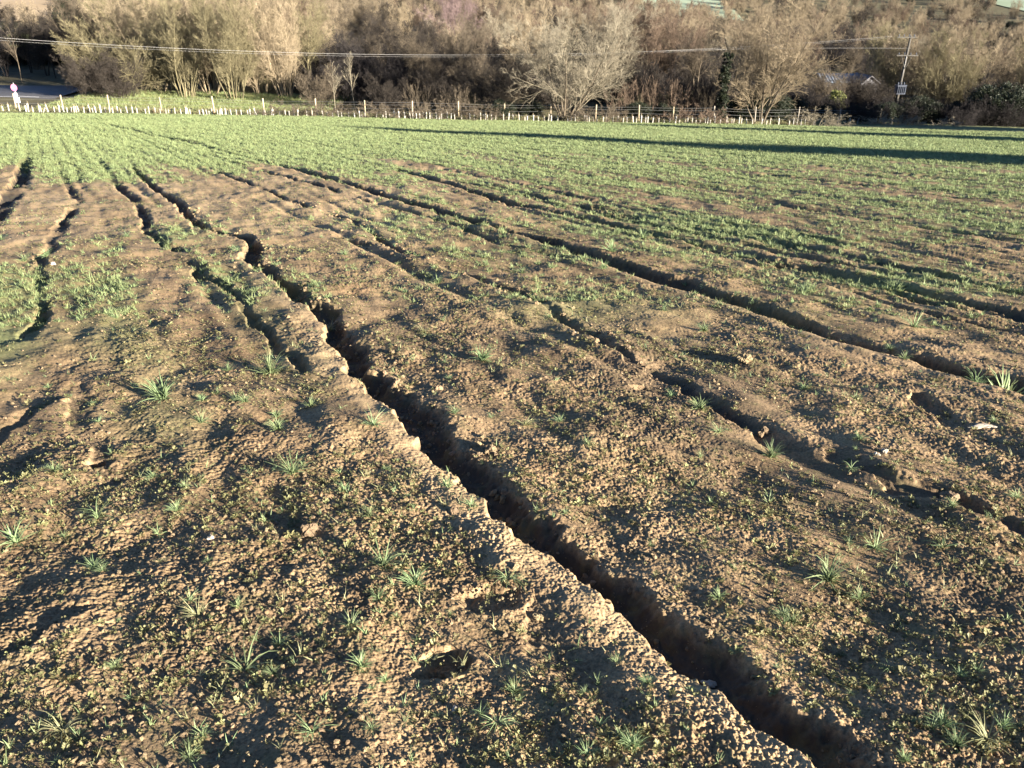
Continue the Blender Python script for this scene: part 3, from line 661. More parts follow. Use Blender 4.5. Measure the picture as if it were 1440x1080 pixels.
# far wood on the opposite slope: one mass
def scatter(name, pts, rot, scl, idx, sources, label=None, cat=None, kind='stuff'):
    """one object; its points carry copies of the source meshes"""
    me = bpy.data.meshes.new(name); me.vertices.add(len(pts)); me.vertices.foreach_set('co', np.asarray(pts, np.float32).ravel())
    a = me.attributes.new('rot', 'FLOAT_VECTOR', 'POINT'); a.data.foreach_set('vector', np.asarray(rot, np.float32).ravel())
    a = me.attributes.new('scl', 'FLOAT', 'POINT'); a.data.foreach_set('value', np.asarray(scl, np.float32))
    a = me.attributes.new('idx', 'INT', 'POINT'); a.data.foreach_set('value', np.asarray(idx, np.int32))
    me.update(); o = link(name, me)
    sc = bpy.data.collections.new(name + '_sources')
    for k, s in enumerate(sources):
        mt = bark(s[1]) if isinstance(s[1], tuple) else s[1]
        if s[0].materials[0] != mt: s = (s[0].copy(), mt); s[0].materials[0] = mt
        sc.objects.link(bpy.data.objects.new('%s_source_%02d' % (name, k), s[0]))
    g = bpy.data.node_groups.new(name, 'GeometryNodeTree')
    g.interface.new_socket('Geometry', in_out='INPUT', socket_type='NodeSocketGeometry'); g.interface.new_socket('Geometry', in_out='OUTPUT', socket_type='NodeSocketGeometry')
    gi = g.nodes.new('NodeGroupInput'); go = g.nodes.new('NodeGroupOutput'); ci = g.nodes.new('GeometryNodeCollectionInfo'); ci.inputs['Collection'].default_value = sc
    ci.inputs['Separate Children'].default_value = True; ci.inputs['Reset Children'].default_value = True
    ip = g.nodes.new('GeometryNodeInstanceOnPoints'); ip.inputs['Pick Instance'].default_value = True
    def na(nm, ty):
        n = g.nodes.new('GeometryNodeInputNamedAttribute'); n.data_type = ty; n.inputs['Name'].default_value = nm; return n.outputs['Attribute']
    g.links.new(gi.outputs[0], ip.inputs['Points']); g.links.new(ci.outputs[0], ip.inputs['Instance'])
    g.links.new(na('idx', 'INT'), ip.inputs['Instance Index']); e2r = g.nodes.new('FunctionNodeEulerToRotation'); g.links.new(na('rot', 'FLOAT_VECTOR'), e2r.inputs[0])
    g.links.new(e2r.outputs[0], ip.inputs['Rotation']); g.links.new(na('scl', 'FLOAT'), ip.inputs['Scale']); g.links.new(ip.outputs[0], go.inputs[0])
    md = o.modifiers.new('scatter', 'NODES'); md.node_group = g; tag(o, label, cat, None, kind); return o
def far_wood():
    n = 2600; y = 150 + 420 * rng.random(n) ** 1.3; px = rng.uniform(-250, 1700, n)
    x = (px - 720) * (y * cp + 9 * sp) / F
    keep = ~((px < 118) & (y > 165) & (y < 330)) & ~((px > 900) & (px < 1010) & (y > 260) & (y < 420)) & ~((px > 1395) & (y > 300) & (y < 420))
    x, y, px = x[keep], y[keep], px[keep]; n = len(x); z = ground_z(x, y)
    rot = np.zeros((n, 3)); rot[:, 2] = rng.uniform(0, 6.28, n); h = rng.uniform(.8, 1.1, n)
    h = h * np.where(y < 200, .55, .62)
    mats = [M_tan, M_grey, M_dark, M_red, M_ever]; src = [(TM['copA'][1], M_tan), (TM['copB'][1], M_grey), (TM['round'][1], M_dark), (TM['round'][1], M_tan), (TM['copB'][1], M_red), (TM['bushB'][1], M_ever)]
    idx = rng.choice(6, n, p=[.28, .2, .14, .18, .12, .08])
    scatter('far_wood', np.stack([x, y, z], 1), rot, h, idx, src, 'distant bare woodland on the slope across the valley', 'woodland')
far_wood()
def pz(Y, py):                                     # rough Y where the ground shows at pixel row py
    return Y
patch('near_pasture', at_y(30, 128), 128, 34, 36, 0, M_verge, .1)
patch('stubble_field', at_y(20, 235), 235, 60, 110, 0, M_farm)
patch('pasture', at_y(962, 330), 335, 34, 120, -.15, M_farpale)
patch('frosted_field', at_y(1436, 360), 350, 40, 90, 0, M_farpale)
tree('round', 640, 118, 11.6, M_mauve, 'bare tree with a mauve crown at the top edge of the wood', wide=.8)

# ------------------------------------------------------------------ fence, tree guards, strainer
def edge_pt(px, off=0):
    lo, hi = 30., 110.
    # where column px meets the field edge
    xx = 0.; Y = 60.
    for _ in range(20): Y = float(yedge(xx)) + off; xx = at_y(px, Y)
    return xx, Y
def fence():
    f = empty('wire_fence', (0, 60, gz(0, 60))); tag(f, 'long timber post and wire fence between the field and the wood', 'fence'); inv = Vector(f.location)
    pxs = [-130, -60, 24, 90, 155, 228, 302, 372, 445, 514, 580, 645, 709, 774, 837, 898, 946, 1003, 1061, 1121, 1180, 1236, 1290, 1346, 1398, 1450, 1505, 1560, 1620]
    tops = []
    for k, px in enumerate(pxs):
        x, Y = edge_pt(px, 1.3); z = gz(x, Y); hh = random.uniform(1.12, 1.28); r = random.uniform(.045, .06)
        m = MB(); lx, ly = random.uniform(-.05, .05), random.uniform(-.03, .03)
        m.tube([(0, 0, -.3), (lx * .5, ly * .5, hh * .5), (lx, ly, hh - .02), (lx, ly, hh)], [r, r, r * .97, r * .7], 9)
        m.build('post', M_post if px < 950 else M_oldpost, f, True, Vector((x, Y, z)) - inv); tops.append((x, Y, z, hh))
    for lev in (.35, .62, .88, 1.05):
        P = []
        for (x, Y, z, hh) in tops: P.append((x - inv.x, Y - .06 - inv.y, z + lev - inv.z))
        Q = []
        for a, b in zip(P[:-1], P[1:]):
            for t in (0, .5): Q.append(tuple(a[i] + (b[i] - a[i]) * t - (.02 if i == 2 and t else 0) for i in range(3)))
        Q.append(P[-1]); m = MB(); m.tube(Q, .0055, 4); m.build('wire', M_wire, f)
fence()
def strainer():
    x, Y = edge_pt(1410, .9); z = gz(x, Y); e = empty('strainer_frame', (x, Y, z)); tag(e, 'timber strainer frame with two diagonal braces at the right end of the fence', 'fence frame')
    s = Y / 1180 * 1.02 * 1.08
    for dx in (-.42, .38):
        m = MB(); m.tube([(dx, 0, -.2), (dx + .02, 0, .9), (dx + .02, 0, 1.12)], [.05, .05, .045], 8); m.build('post', M_oldpost, e, True)
    m = MB(); m.box((-.02, -.045, 1.0), (.95, .05, .09), 0, .01); m.build('rail', M_oldpost, e)
    for a, b in (((-1.3, 0, .02), (-.42, 0, .85)), ((1.1, 0, .02), (.42, 0, .85))):
        m = MB(); m.tube([a, b], .04, 7); m.build('brace', M_oldpost, e, True)
strainer()
def guards():
    vs_ = []
    for k in range(3):                              # three shapes of guard, from new to splayed
        r = (.052, .06, .048)[k]; n = 12; h = .62; m = MB(); rg = np.random.default_rng(k)
        prof = [(-.03, r), (.0, r), (.2, r * 1.02), (.42, r), (h, r * (1.12, 1.0, 1.25)[k]), (h, r * (1.12, 1.0, 1.25)[k] - .008), (.3, r - .008)]
        v = []
        for z_, rr in prof:
            for i in range(n): a = i / n * 6.283; v.append((math.cos(a) * rr * (1 + .06 * math.sin(2 * a + k)), math.sin(a) * rr, z_ + .012 * math.sin(a + k) * (z_ > .5)))
        q = [(j * n + i, j * n + (i + 1) % n, (j + 1) * n + (i + 1) % n, (j + 1) * n + i) for j in range(len(prof) - 1) for i in range(n)]
        m.add(v, q); tube_me = mesh_np('sleeve', np.vstack(m.v), [np.vstack(m.q)], True); tube_me.materials.append(M_tube)
        m = MB(); m.tube([(r + .012, 0, -.1), (r + .014, 0, .78)], .008, 6); st = mesh_np('stake', np.vstack(m.v), [np.vstack(m.q), np.vstack(m.t)]); st.materials.append(M_stake)
        m = MB(); m.tube([(0, 0, 0), (.01, .005, .4), (-.01, .01, .85)], [.007, .006, .003], 5); wp = mesh_np('whip', np.vstack(m.v), [np.vstack(m.q), np.vstack(m.t)]); wp.materials.append(M_oldpost)
        vs_.append((tube_me, st, wp))
    px = -60; n = 0
    while px < 1385:
        step = 5.4 if px < 1080 else 9.5
        px += step * random.uniform(.45, 1.75); row = random.choice([0, 0, .35, -.3])
        if random.random() < .06: px += random.uniform(3, 9)
        x, Y = edge_pt(px, .25 + row); z = gz(x, Y) + .04 if row > .5 else float(terrain(x, Y)) - .02
        e = empty('tree_guard', (x, Y, z), random.uniform(0, 6.28)); s = random.uniform(.6, .88); lean = random.choice([.03, .05, .1, .16]) * random.uniform(.4, 1.2)
        if random.random() < .03: lean = .5
        az = random.uniform(0, 6.28); e.rotation_euler = (lean * math.cos(az), lean * math.sin(az), random.uniform(0, 6.28)); e.scale = (s * random.uniform(.85, 1.15), s, s * random.choice([.75, .9, 1, 1, 1.1]))
        for nm, me in zip(('sleeve', 'stake', 'seedling_stem'), random.choice(vs_)):
            o = bpy.data.objects.new(nm, me); COL.objects.link(o); o.parent = e
        tag(e, 'pale plastic tree guard on a cane in the row along the field edge' if x < 21 else 'greyish shaded tree guard in the row right of the spreading ash', 'tree guard', 'tree guards along the field edge' if x < 21 else 'shaded tree guards at the right'); n += 1
    print('guards', n)
guards()

# ------------------------------------------------------------------ sign, pole, cables, shed
def disc(m, c, r, t, n=24):
    v = []; 
    for yy, k in ((-t / 2, .97), (-t / 2 + .004, 1), (t / 2, 1)):
        for i in range(n): a = i / n * 6.283; v.append((c[0] + r * k * math.cos(a), c[1] + yy, c[2] + r * k * math.sin(a)))
    v += [(c[0], c[1] - t / 2, c[2]), (c[0], c[1] + t / 2, c[2])]
    q = [(j * n + i, (j + 1) * n + i, (j + 1) * n + (i + 1) % n, j * n + (i + 1) % n) for j in range(2) for i in range(n)]
    t_ = [(i, (i + 1) % n, 3 * n) for i in range(n)] + [(2 * n + (i + 1) % n, 2 * n + i, 3 * n + 1) for i in range(n)]
    m.add(v, [k[::-1] for k in q], t_)
def sign():
    Y = 63.0; x = at_y(28, Y); z = gz(x, Y); e = empty('road_sign', (x, Y, z), -.1); tag(e, 'roadside post with a pink round sign above white plates at the left edge', 'road sign')
    m = MB(); m.tube([(0, 0, -.2), (0, 0, 1.95)], .04, 10); m.build('post', M_signgrey, e, True)
    m = MB(); disc(m, (0, -.055, 1.62), .24, .012, 28); d = m.build('round_sign', M_pink, e)
    m = MB(); disc(m, (0, -.058, 1.13), .16, .012, 24); m.build('white_disc', M_white, e)
    m = MB(); m.box((.03, -.055, .78), (.40, .012, .36), 0, 0); m.build('white_plate', M_white, e)
    m = MB(); m.box((-.02, .0, 1.62), (.10, .09, .05)); m.box((-.02, .0, 1.1), (.10, .09, .05)); m.build('bracket', M_signgrey, e)
sign()
def ray_at(px, py, Y):
    d = ray(px, py); t = Y / d[1]; return Vector((d[0] * t, Y, EYE + d[2] * t))
PY = 86.0
def power_pole():
    base = ray_at(1263, 128, PY); top = ray_at(1281, 50, PY); zb = gz(base.x, PY)
    e = empty('power_pole', (base.x, PY, zb)); tag(e, 'leaning timber power pole with crossarms and a blue grey transformer', 'power pole')
    dx = top.x - base.x; H = top.z - zb
    def on(t): return np.array([dx * t, 0, H * t])
    m = MB(); m.tube([on(-.05), on(.3), on(.7), on(1)], [.15, .14, .12, .10], 12); m.build('pole', M_pole, e, True)
    for t, w in ((.98, 1.0), (.76, 1.15)):
        c = on(t); m = MB(); m.box((c[0] + (-.45 if t > .9 else 0), -.16, c[2]), (w * 2 * .9, .10, .11), 0, .01); m.build('crossarm', M_pole, e)
        for q in (-.85, -.3, .3, .85):
            xx = c[0] + (-.45 if t > .9 else 0) + q * w * .85; m = MB()
            m.tube([(xx, -.16, c[2] + .05), (xx, -.16, c[2] + .10), (xx, -.16, c[2] + .13), (xx, -.16, c[2] + .2), (xx, -.16, c[2] + .24), (xx, -.16, c[2] + .27)], [.02, .05, .03, .055, .03, .03], 10); m.build('insulator', M_trafo, e, True)
    c = on(.60); 
    for s in (-1, 1):
        m = MB(); m.tube([(c[0] + .02, -.14, c[2] - .05), (c[0] + s * .5, -.16, on(.76)[2] - .05)], .03, 6); m.build('brace', M_pole, e)
    c = on(.34); m = MB(); m.box((c[0] - .12, -.48, c[2]), (.95, .55, .80), 0, .08); t = m.build('transformer', M_trafo, e)
    m = MB(); m.box((c[0] - .12, -.48, c[2] + .425), (1.02, .62, .05), 0, .08)
    for k in range(5): m.box((c[0] - .47 + k * .175, -.79, c[2]), (.03, .07, .6))
    m.build('cooling_fins', M_trafo, t)
    for k in (-.28, 0, .28):
        m = MB(); b = (c[0] - .12 + k, -.48); m.tube([(b[0], b[1], c[2] + .45), (b[0], b[1], c[2] + .52), (b[0], b[1], c[2] + .58), (b[0], b[1], c[2] + .7)], [.07, .05, .07, .03], 10); m.build('bushing', M_trafo, t, True)
    m = MB(); a = on(.42); m.tube([(a[0], -.1, a[2]), (a[0] + .03, -.13, on(.75)[2])], .02, 6); m.build('down_lead', M_signgrey, e)
power_pole()
def cable(a, b, sag, r, label, n=40):
    P = []
    for k in range(n + 1):
        t = k / n; p = a.lerp(b, t); P.append((p.x, p.y, p.z - sag * 4 * t * (1 - t)))
    m = MB(); m.tube(P, r, 6); o = m.build('overhead_cable', M_cable, None, True); tag(o, label, 'cable', 'overhead cables'); return o
A0 = ray_at(1255, 51, PY - .16); 
# the line comes from beyond the left edge, closer to the camera, to the pole at the right
mid = ray_at(700, 77, 66)
L0 = ray_at(-120, 44, 46)
def bez(a, m_, b, r, label, off=(0, 0, 0), n=50):
    a, m_, b = [v + Vector(off) for v in (a, m_, b)]; c = m_ * 2 - (a + b) * .5; P = []
    for k in range(n + 1):
        t = k / n; P.append(tuple(a * (1 - t) ** 2 + c * 2 * t * (1 - t) + b * t * t))
    m = MB(); m.tube(P, r, 6); o = m.build('overhead_cable', M_cable, None, True); tag(o, label, 'cable'); return o
bez(L0, mid, A0, .006, 'pale overhead cable crossing the whole wood, higher one of the pair')
bez(L0, mid, A0, .003, 'thinner overhead cable just under the pale one', (0, .35, -.16))
bez(ray_at(800, 78, 70), ray_at(1040, 69, 78), ray_at(1281, 68, PY - .1), .005, 'short overhead cable sagging from the lower crossarm of the transformer pole')
def shed():
    Y = 93.0; x0 = at_y(1148, Y); x1 = at_y(1197, Y); top = ray_at(1172, 104, Y).z; w = x1 - x0; cx = (x0 + x1) / 2; z = gz(cx, Y); hh = top - z
    e = empty('shed', (cx, Y, z), -.12); tag(e, 'low pale shed with a blue grey sheet roof half hidden in the trees', 'shed')
    D = 5; m = MB(); wl = hh - .55
    for (c, s) in (((0, -D / 2, wl / 2), (w, .15, wl)), ((0, D / 2, wl / 2), (w, .15, wl)), ((-w / 2 + .075, 0, wl / 2), (.15, D - .15, wl)), ((w / 2 - .075, 0, wl / 2), (.15, D - .15, wl))): m.box(c, s)
    m.build('wall', M_wall, e)
    m = MB(); v = []; q = []; n = 48
    for i in range(n + 1):
        xx = -w / 2 - .25 + (w + .5) * i / n; dz = .03 * math.sin(i * 1.9)
        for yy, zz in ((-D / 2 - .3, wl + .02), (0, wl + .62), (D / 2 + .3, wl + .02), (D / 2 + .3, wl - .04), (0, wl + .55), (-D / 2 - .3, wl - .04)): v.append((xx, yy, zz + dz))
    for i in range(n):
        for j in range(6): q.append((i * 6 + j, (i + 1) * 6 + j, (i + 1) * 6 + (j + 1) % 6, i * 6 + (j + 1) % 6))
    q += [(0, 1, 4, 5), (1, 2, 3, 4), (n * 6 + 5, n * 6 + 4, n * 6 + 1, n * 6), (n * 6 + 4, n * 6 + 3, n * 6 + 2, n * 6 + 1)]
    m.add(v, q); m.build('roof', M_bluegrey, e)
    for k in (-.28, .25):
        m = MB(); m.box((k * w, -D / 2 - .085, wl * .6), (1.1, .03, .8)); wn = m.build('window', M_window, e)
        m = MB()
        for c, s in (((0, 0, .42), (1.2, .05, .06)), ((0, 0, -.42), (1.2, .05, .06)), ((-.57, 0, 0), (.06, .05, .78)), ((.57, 0, 0), (.06, .05, .78)), ((0, 0, 0), (.04, .045, .78))): m.box((k * w + c[0], -D / 2 - .11 + c[1], wl * .6 + c[2]), s)
        m.build('frame', M_white, wn)
    m = MB(); m.box((0, -D / 2 - .09, 1.0), (.9, .05, 2.0)); m.build('door', M_bluegrey, e)
shed()
def gable_hut():
    Y = 91.0; x = at_y(1207, Y); z = gz(x, Y); top = ray_at(1207, 104, Y).z; H = top - z; w = 1.7; D = 3; e = empty('gabled_hut', (x, Y, z), .1); tag(e, 'small dark gabled hut right beside the pale shed', 'hut')
    m = MB(); m.box((0, 0, (H - .6) / 2), (w, D, H - .6)); m.add([(-w / 2, -D / 2 - .002, H - .6), (w / 2, -D / 2 - .002, H - .6), (0, -D / 2 - .002, H - .08), (-w / 2, D / 2, H - .6), (w / 2, D / 2, H - .6), (0, D / 2, H - .08)], None, [(0, 1, 2), (4, 3, 5)]); m.build('wall', M_wall, e)
    m = MB()
    for s in (-1, 1):
        a = (s * (w / 2 + .2), H - .74); b = (0, H)
        v = [(a[0], -D / 2 - .25, a[1]), (b[0], -D / 2 - .25, b[1]), (b[0], D / 2 + .25, b[1]), (a[0], D / 2 + .25, a[1])]; v += [(p[0], p[1], p[2] - .07) for p in v]
        m.add(v, [(0, 1, 2, 3), (7, 6, 5, 4), (0, 4, 5, 1), (2, 6, 7, 3), (3, 7, 4, 0)])
    m.build('roof', M_slate, e)
    m = MB(); m.box((0, -D / 2 - .03, (H - .6) * .55), (.7, .05, .7)); m.build('window', M_window, e)
gable_hut()
for px in (1196, 1206, 1216): tree('copC', px, 86 + random.uniform(-1, 1), random.uniform(4.2, 5) * .73, M_dark, 'dark twiggy bush hiding the gabled hut', 'bushes before the gabled hut')

# ------------------------------------------------------------------ field plants
def blades(seed, n, L, spread, w=.004, curl=1., flat=.3, m=5, base=.012):
    rg = np.random.default_rng(seed); az = rg.random(n) * 6.283; el = np.clip(rg.normal(1.0, .35, n) * (1 - flat * .6), .12, 1.5); Ln = L * (.45 + .75 * rg.random(n))
    v = []; q = []
    for k in range(n):
        p = np.array([math.cos(az[k] * 3.1) * base * rg.random(), math.sin(az[k] * 1.7) * base * rg.random(), -.004]); e = el[k]; a = az[k]; st = Ln[k] / (m - 1); b = len(v)
        sd = np.array([-math.sin(a), math.cos(a), 0.]) ; tw = rg.normal(0, .35)
        for j in range(m):
            t = j / (m - 1); ww = w * (1 - t ** 1.6) * (.75 + .5 * rg.random()) + .0003
            nrm = np.array([-math.cos(a) * math.sin(e), -math.sin(a) * math.sin(e), math.cos(e)]); s2 = sd * math.cos(tw) + nrm * math.sin(tw)
            v.append(p - s2 * ww); v.append(p + s2 * ww)
            p = p + st * np.array([math.cos(a) * math.cos(e), math.sin(a) * math.cos(e), math.sin(e)]); e -= curl * .36 * rg.random(); a += rg.normal(0, .12)
            if p[2] < .002: e = max(e, .05); p[2] = .002
        for j in range(m - 1): q.append((b + 2 * j, b + 2 * j + 1, b + 2 * j + 3, b + 2 * j + 2))
    return np.array(v), np.array(q)
def sprout(seed, n, L, w):                         # broad-leaved weed: stalks with small oval leaves
    rg = np.random.default_rng(seed); v = []; q = []; t = []
    for k in range(n):
        a = rg.random() * 6.283; e = rg.uniform(.15, 1.2); d = np.array([math.cos(a) * math.cos(e), math.sin(a) * math.cos(e), math.sin(e)]); l = L * rg.uniform(.3, 1)
        s = np.array([-math.sin(a), math.cos(a), 0.]); p = d * l * rg.uniform(.15, .55); b = len(v); ww = w * rg.uniform(.6, 1.2); tip = p + d * l * .55 - np.array([0, 0, l * .15]); md = (p + tip) / 2 + np.array([0, 0, l * .08])
        v += [np.zeros(3), p, md - s * ww, tip, md + s * ww]; v.append(np.array([.0015, .0015, 0])); q.append((b + 1, b + 2, b + 3, b + 4)); t.append((b, b + 1, b + 5))
    return np.array(v), np.array(q), np.array(t)
def clod(seed, flat=.7, sub=2):
    import bmesh
    bm = bmesh.new(); bmesh.ops.create_icosphere(bm, subdivisions=sub, radius=1); rg = np.random.default_rng(seed); ph = rg.random(9) * 6
    for vv in bm.verts:
        c = vv.co; k = 1 + .22 * math.sin(c.x * 3.1 + ph[0]) * math.sin(c.y * 2.7 + ph[1]) + .16 * math.sin(c.z * 5 + ph[2] + c.x * 4) + .12 * math.sin(c.y * 8 + ph[3]) * math.sin(c.x * 7 + ph[4]) + rg.normal(0, .05 if sub < 3 else .03)
        if sub > 2: k += .10 * math.sin(c.x * 13 + ph[5]) * math.sin(c.y * 15 + ph[6]) + .08 * math.sin(c.z * 17 + ph[7]) * math.sin(c.x * 19 + ph[8])
        vv.co = c * k; vv.co.z *= flat
    me = bpy.data.meshes.new('clod'); bm.to_mesh(me); bm.free(); me.materials.append(M_clod); return me
def blade_mesh(nm, mt, *a, **k):
    v, q = blades(*a, **k); me = mesh_np(nm, v, [q]); me.materials.append(mt); return me
TUFT = [blade_mesh('grass_tuft', M_tuft, 100 + k, n, L, 0, w, c, fl) for k, (n, L, w, c, fl) in enumerate([(44, .16, .0024, 1.5, .35), (62, .13, .0023, 1.3, .25), (24, .19, .003, 1.5, .6), (80, .11, .0023, 1.2, .2), (34, .15, .0023, 1.7, .7), (60, .17, .0024, 1.5, .4)])]
SMALL = [blade_mesh('blades', M_tuft, 200 + k, n, L, 0, w, .9, .3, m=4) for k, (n, L, w) in enumerate([(7, .07, .0022), (10, .06, .002), (5, .09, .0022), (14, .055, .002)])]
CROP = [blade_mesh('crop', M_crop, 300 + k, n, L, 0, w, .8, .2, m=4, base=b) for k, (n, L, w, b) in enumerate([(20, .12, .005, .05), (26, .10, .005, .06), (30, .14, .006, .08), (24, .11, .005, .07)])]
WEED = []
for k, (n, L, w) in enumerate([(9, .030, .0055), (13, .026, .005), (18, .040, .006), (7, .022, .005)]):
    v, q, t = sprout(400 + k, n, L, w); me = mesh_np('weed', v, [q, t]); me.materials.append(M_weed); WEED.append(me)
TUFT_PX = [  # individually seen tufts: px, py, width in px of the 1440 photo, shape, label
 (345,942,95,2,'long bladed grass tuft in the bottom left, blades lying out flat on the soil'),
 (222,748,45,4,'spiky grass tuft left of the clod, in the lower left'),
 (412,668,62,1,'bushy blue-green grass tuft left of the tan clod, halfway down the picture'),
 (137,727,50,0,'low spreading grass tuft near the left edge beside a smaller green one'),
 (230,562,60,3,'dense rounded grass tuft on the upper left soil'),
 (283,592,40,0,'small grass tuft just right below the dense rounded one'),
 (380,525,60,3,'green grass tuft on the left bank of the small rill'),
 (540,795,75,0,'wide grass tuft left of the trodden holes'),
 (585,822,50,3,'compact upright grass tuft beside the wide one left of the trodden holes'),
 (715,815,75,4,'straggly grass tuft above the trodden holes, left of the main rill'),
 (1165,812,75,1,'tall lush grass tuft in the lower right bare soil'),
 (1232,765,55,0,'splayed grass tuft, left one of the pair in the right-hand soil'),
 (1328,768,50,4,'splayed grass tuft, right one of the pair in the right-hand soil'),
 (1418,543,85,3,'bright lush green grass tuft at the right edge beside the rut'),
 (1372,536,45,0,'short grass tuft beside the lush one at the right edge'),
 (1085,637,42,3,'compact grass tuft right of the shallow rill end'),
 (1207,622,35,0,'upright grass tuft above the two pale pebbles'),
 (1198,655,35,4,'thin grass tuft left of the two pale pebbles'),
 (985,573,35,3,'little green grass tuft on the soil left of the shallow rill end'),
 (678,508,45,3,'grass tuft on the bare soil just right of the main rill top'),
 (640,588,35,0,'small grass tuft on the right bank of the main rill'),
 (530,560,45,4,'yellowish grass tuft on the left lip of the main rill'),
 (525,603,55,0,'flat grass tuft on the left bank of the main rill'),
 (890,1052,45,1,'grass tuft at the bottom edge of the picture, left of the main rill'),
 (1388,1040,80,5,'tall straw coloured weed clump in the bottom right corner'),
 (700,1020,75,4,'dark spreading grass tuft in a hollow at the bottom edge'),
 (440,1035,70,2,'open grass tuft at the bottom edge, right of the long bladed one'),
 (90,1030,70,5,'yellow-green grass clump in the bottom left corner'),
 (495,885,40,0,'small grass tuft left of the trodden footprints'),
 (280,870,60,5,'pale wispy grass tuft above the long bladed one'),
 (1130,545,30,0,'little grass tuft near the big rut in the right half'),
 (1125,455,32,1,'grass tuft on the near bank of the big rut'),
 (1170,470,28,1,'slighter grass tuft a little right of another on the big rut bank'),
 (1260,400,34,3,'green grass clump growing in the second rut at the right'),
 (1130,410,35,1,'grass tuft on the ridge between the two ruts'),
 (1285,460,50,0,'low grass clump on the ridge between the ruts at the right'),
 (860,355,36,3,'green grass clump growing in the big rut near the middle'),
 (740,600,45,5,'straw coloured weed standing on the soil right of the main rill'),
 (595,465,38,5,'leafy weed with a long shadow right of the bend in the main rill'),
 (462,450,36,5,'leafy weed on the very lip of the bend in the main rill'),
 (20,755,60,1,'grass tuft cut by the left edge of the picture'),
 (225,790,30,4,'dry grass sprig below the spiky tuft in the lower left'),
 (1400,720,30,4,'thin grass sprig at the right edge below the rill'),
]
def tuft_obj(px, py, wpx, kind, label, group=None, xy=None):
    x, y = at(px, py) if xy is None else xy
    z = float(surf(x, y)[0]); dist = math.sqrt(x * x + y * y + (EYE - z) ** 2); size = wpx / F * dist
    me = TUFT[kind]; w0 = {0: .24, 1: .19, 2: .30, 3: .16, 4: .25, 5: .26}[kind]
    o = bpy.data.objects.new('grass_tuft', me); COL.objects.link(o); o.location = (x, y, z - .003); s = size / w0 * .85; o.scale = (s, s, s * random.uniform(.95, 1.25)); o.rotation_euler = (0, 0, random.uniform(0, 6.28))
    if kind == 5 or 'straw' in label or 'yellow' in label or 'dry' in label:
        o.data = me = me.copy(); me.materials[0] = M_tuftdry
    tag(o, label, 'grass tuft', group); return o
for q in TUFT_PX: tuft_obj(*q)
GT = 'small scattered grass tufts'
k = 0
while k < 170:
    px = random.uniform(0, 1440); py = 330 + 750 * random.random() ** 1.5; x, y = at(px, py)
    if rillfield(np.array([x]), np.array([y]))[0] > .02: continue
    w = random.uniform(12, 36) * (.7 + .5 * (py - 300) / 700)
    tuft_obj(px, py, w, random.choice([0, 1, 3, 3, 4]), 'small nameless grass tuft, one of many scattered over the bare soil', GT); k += 1

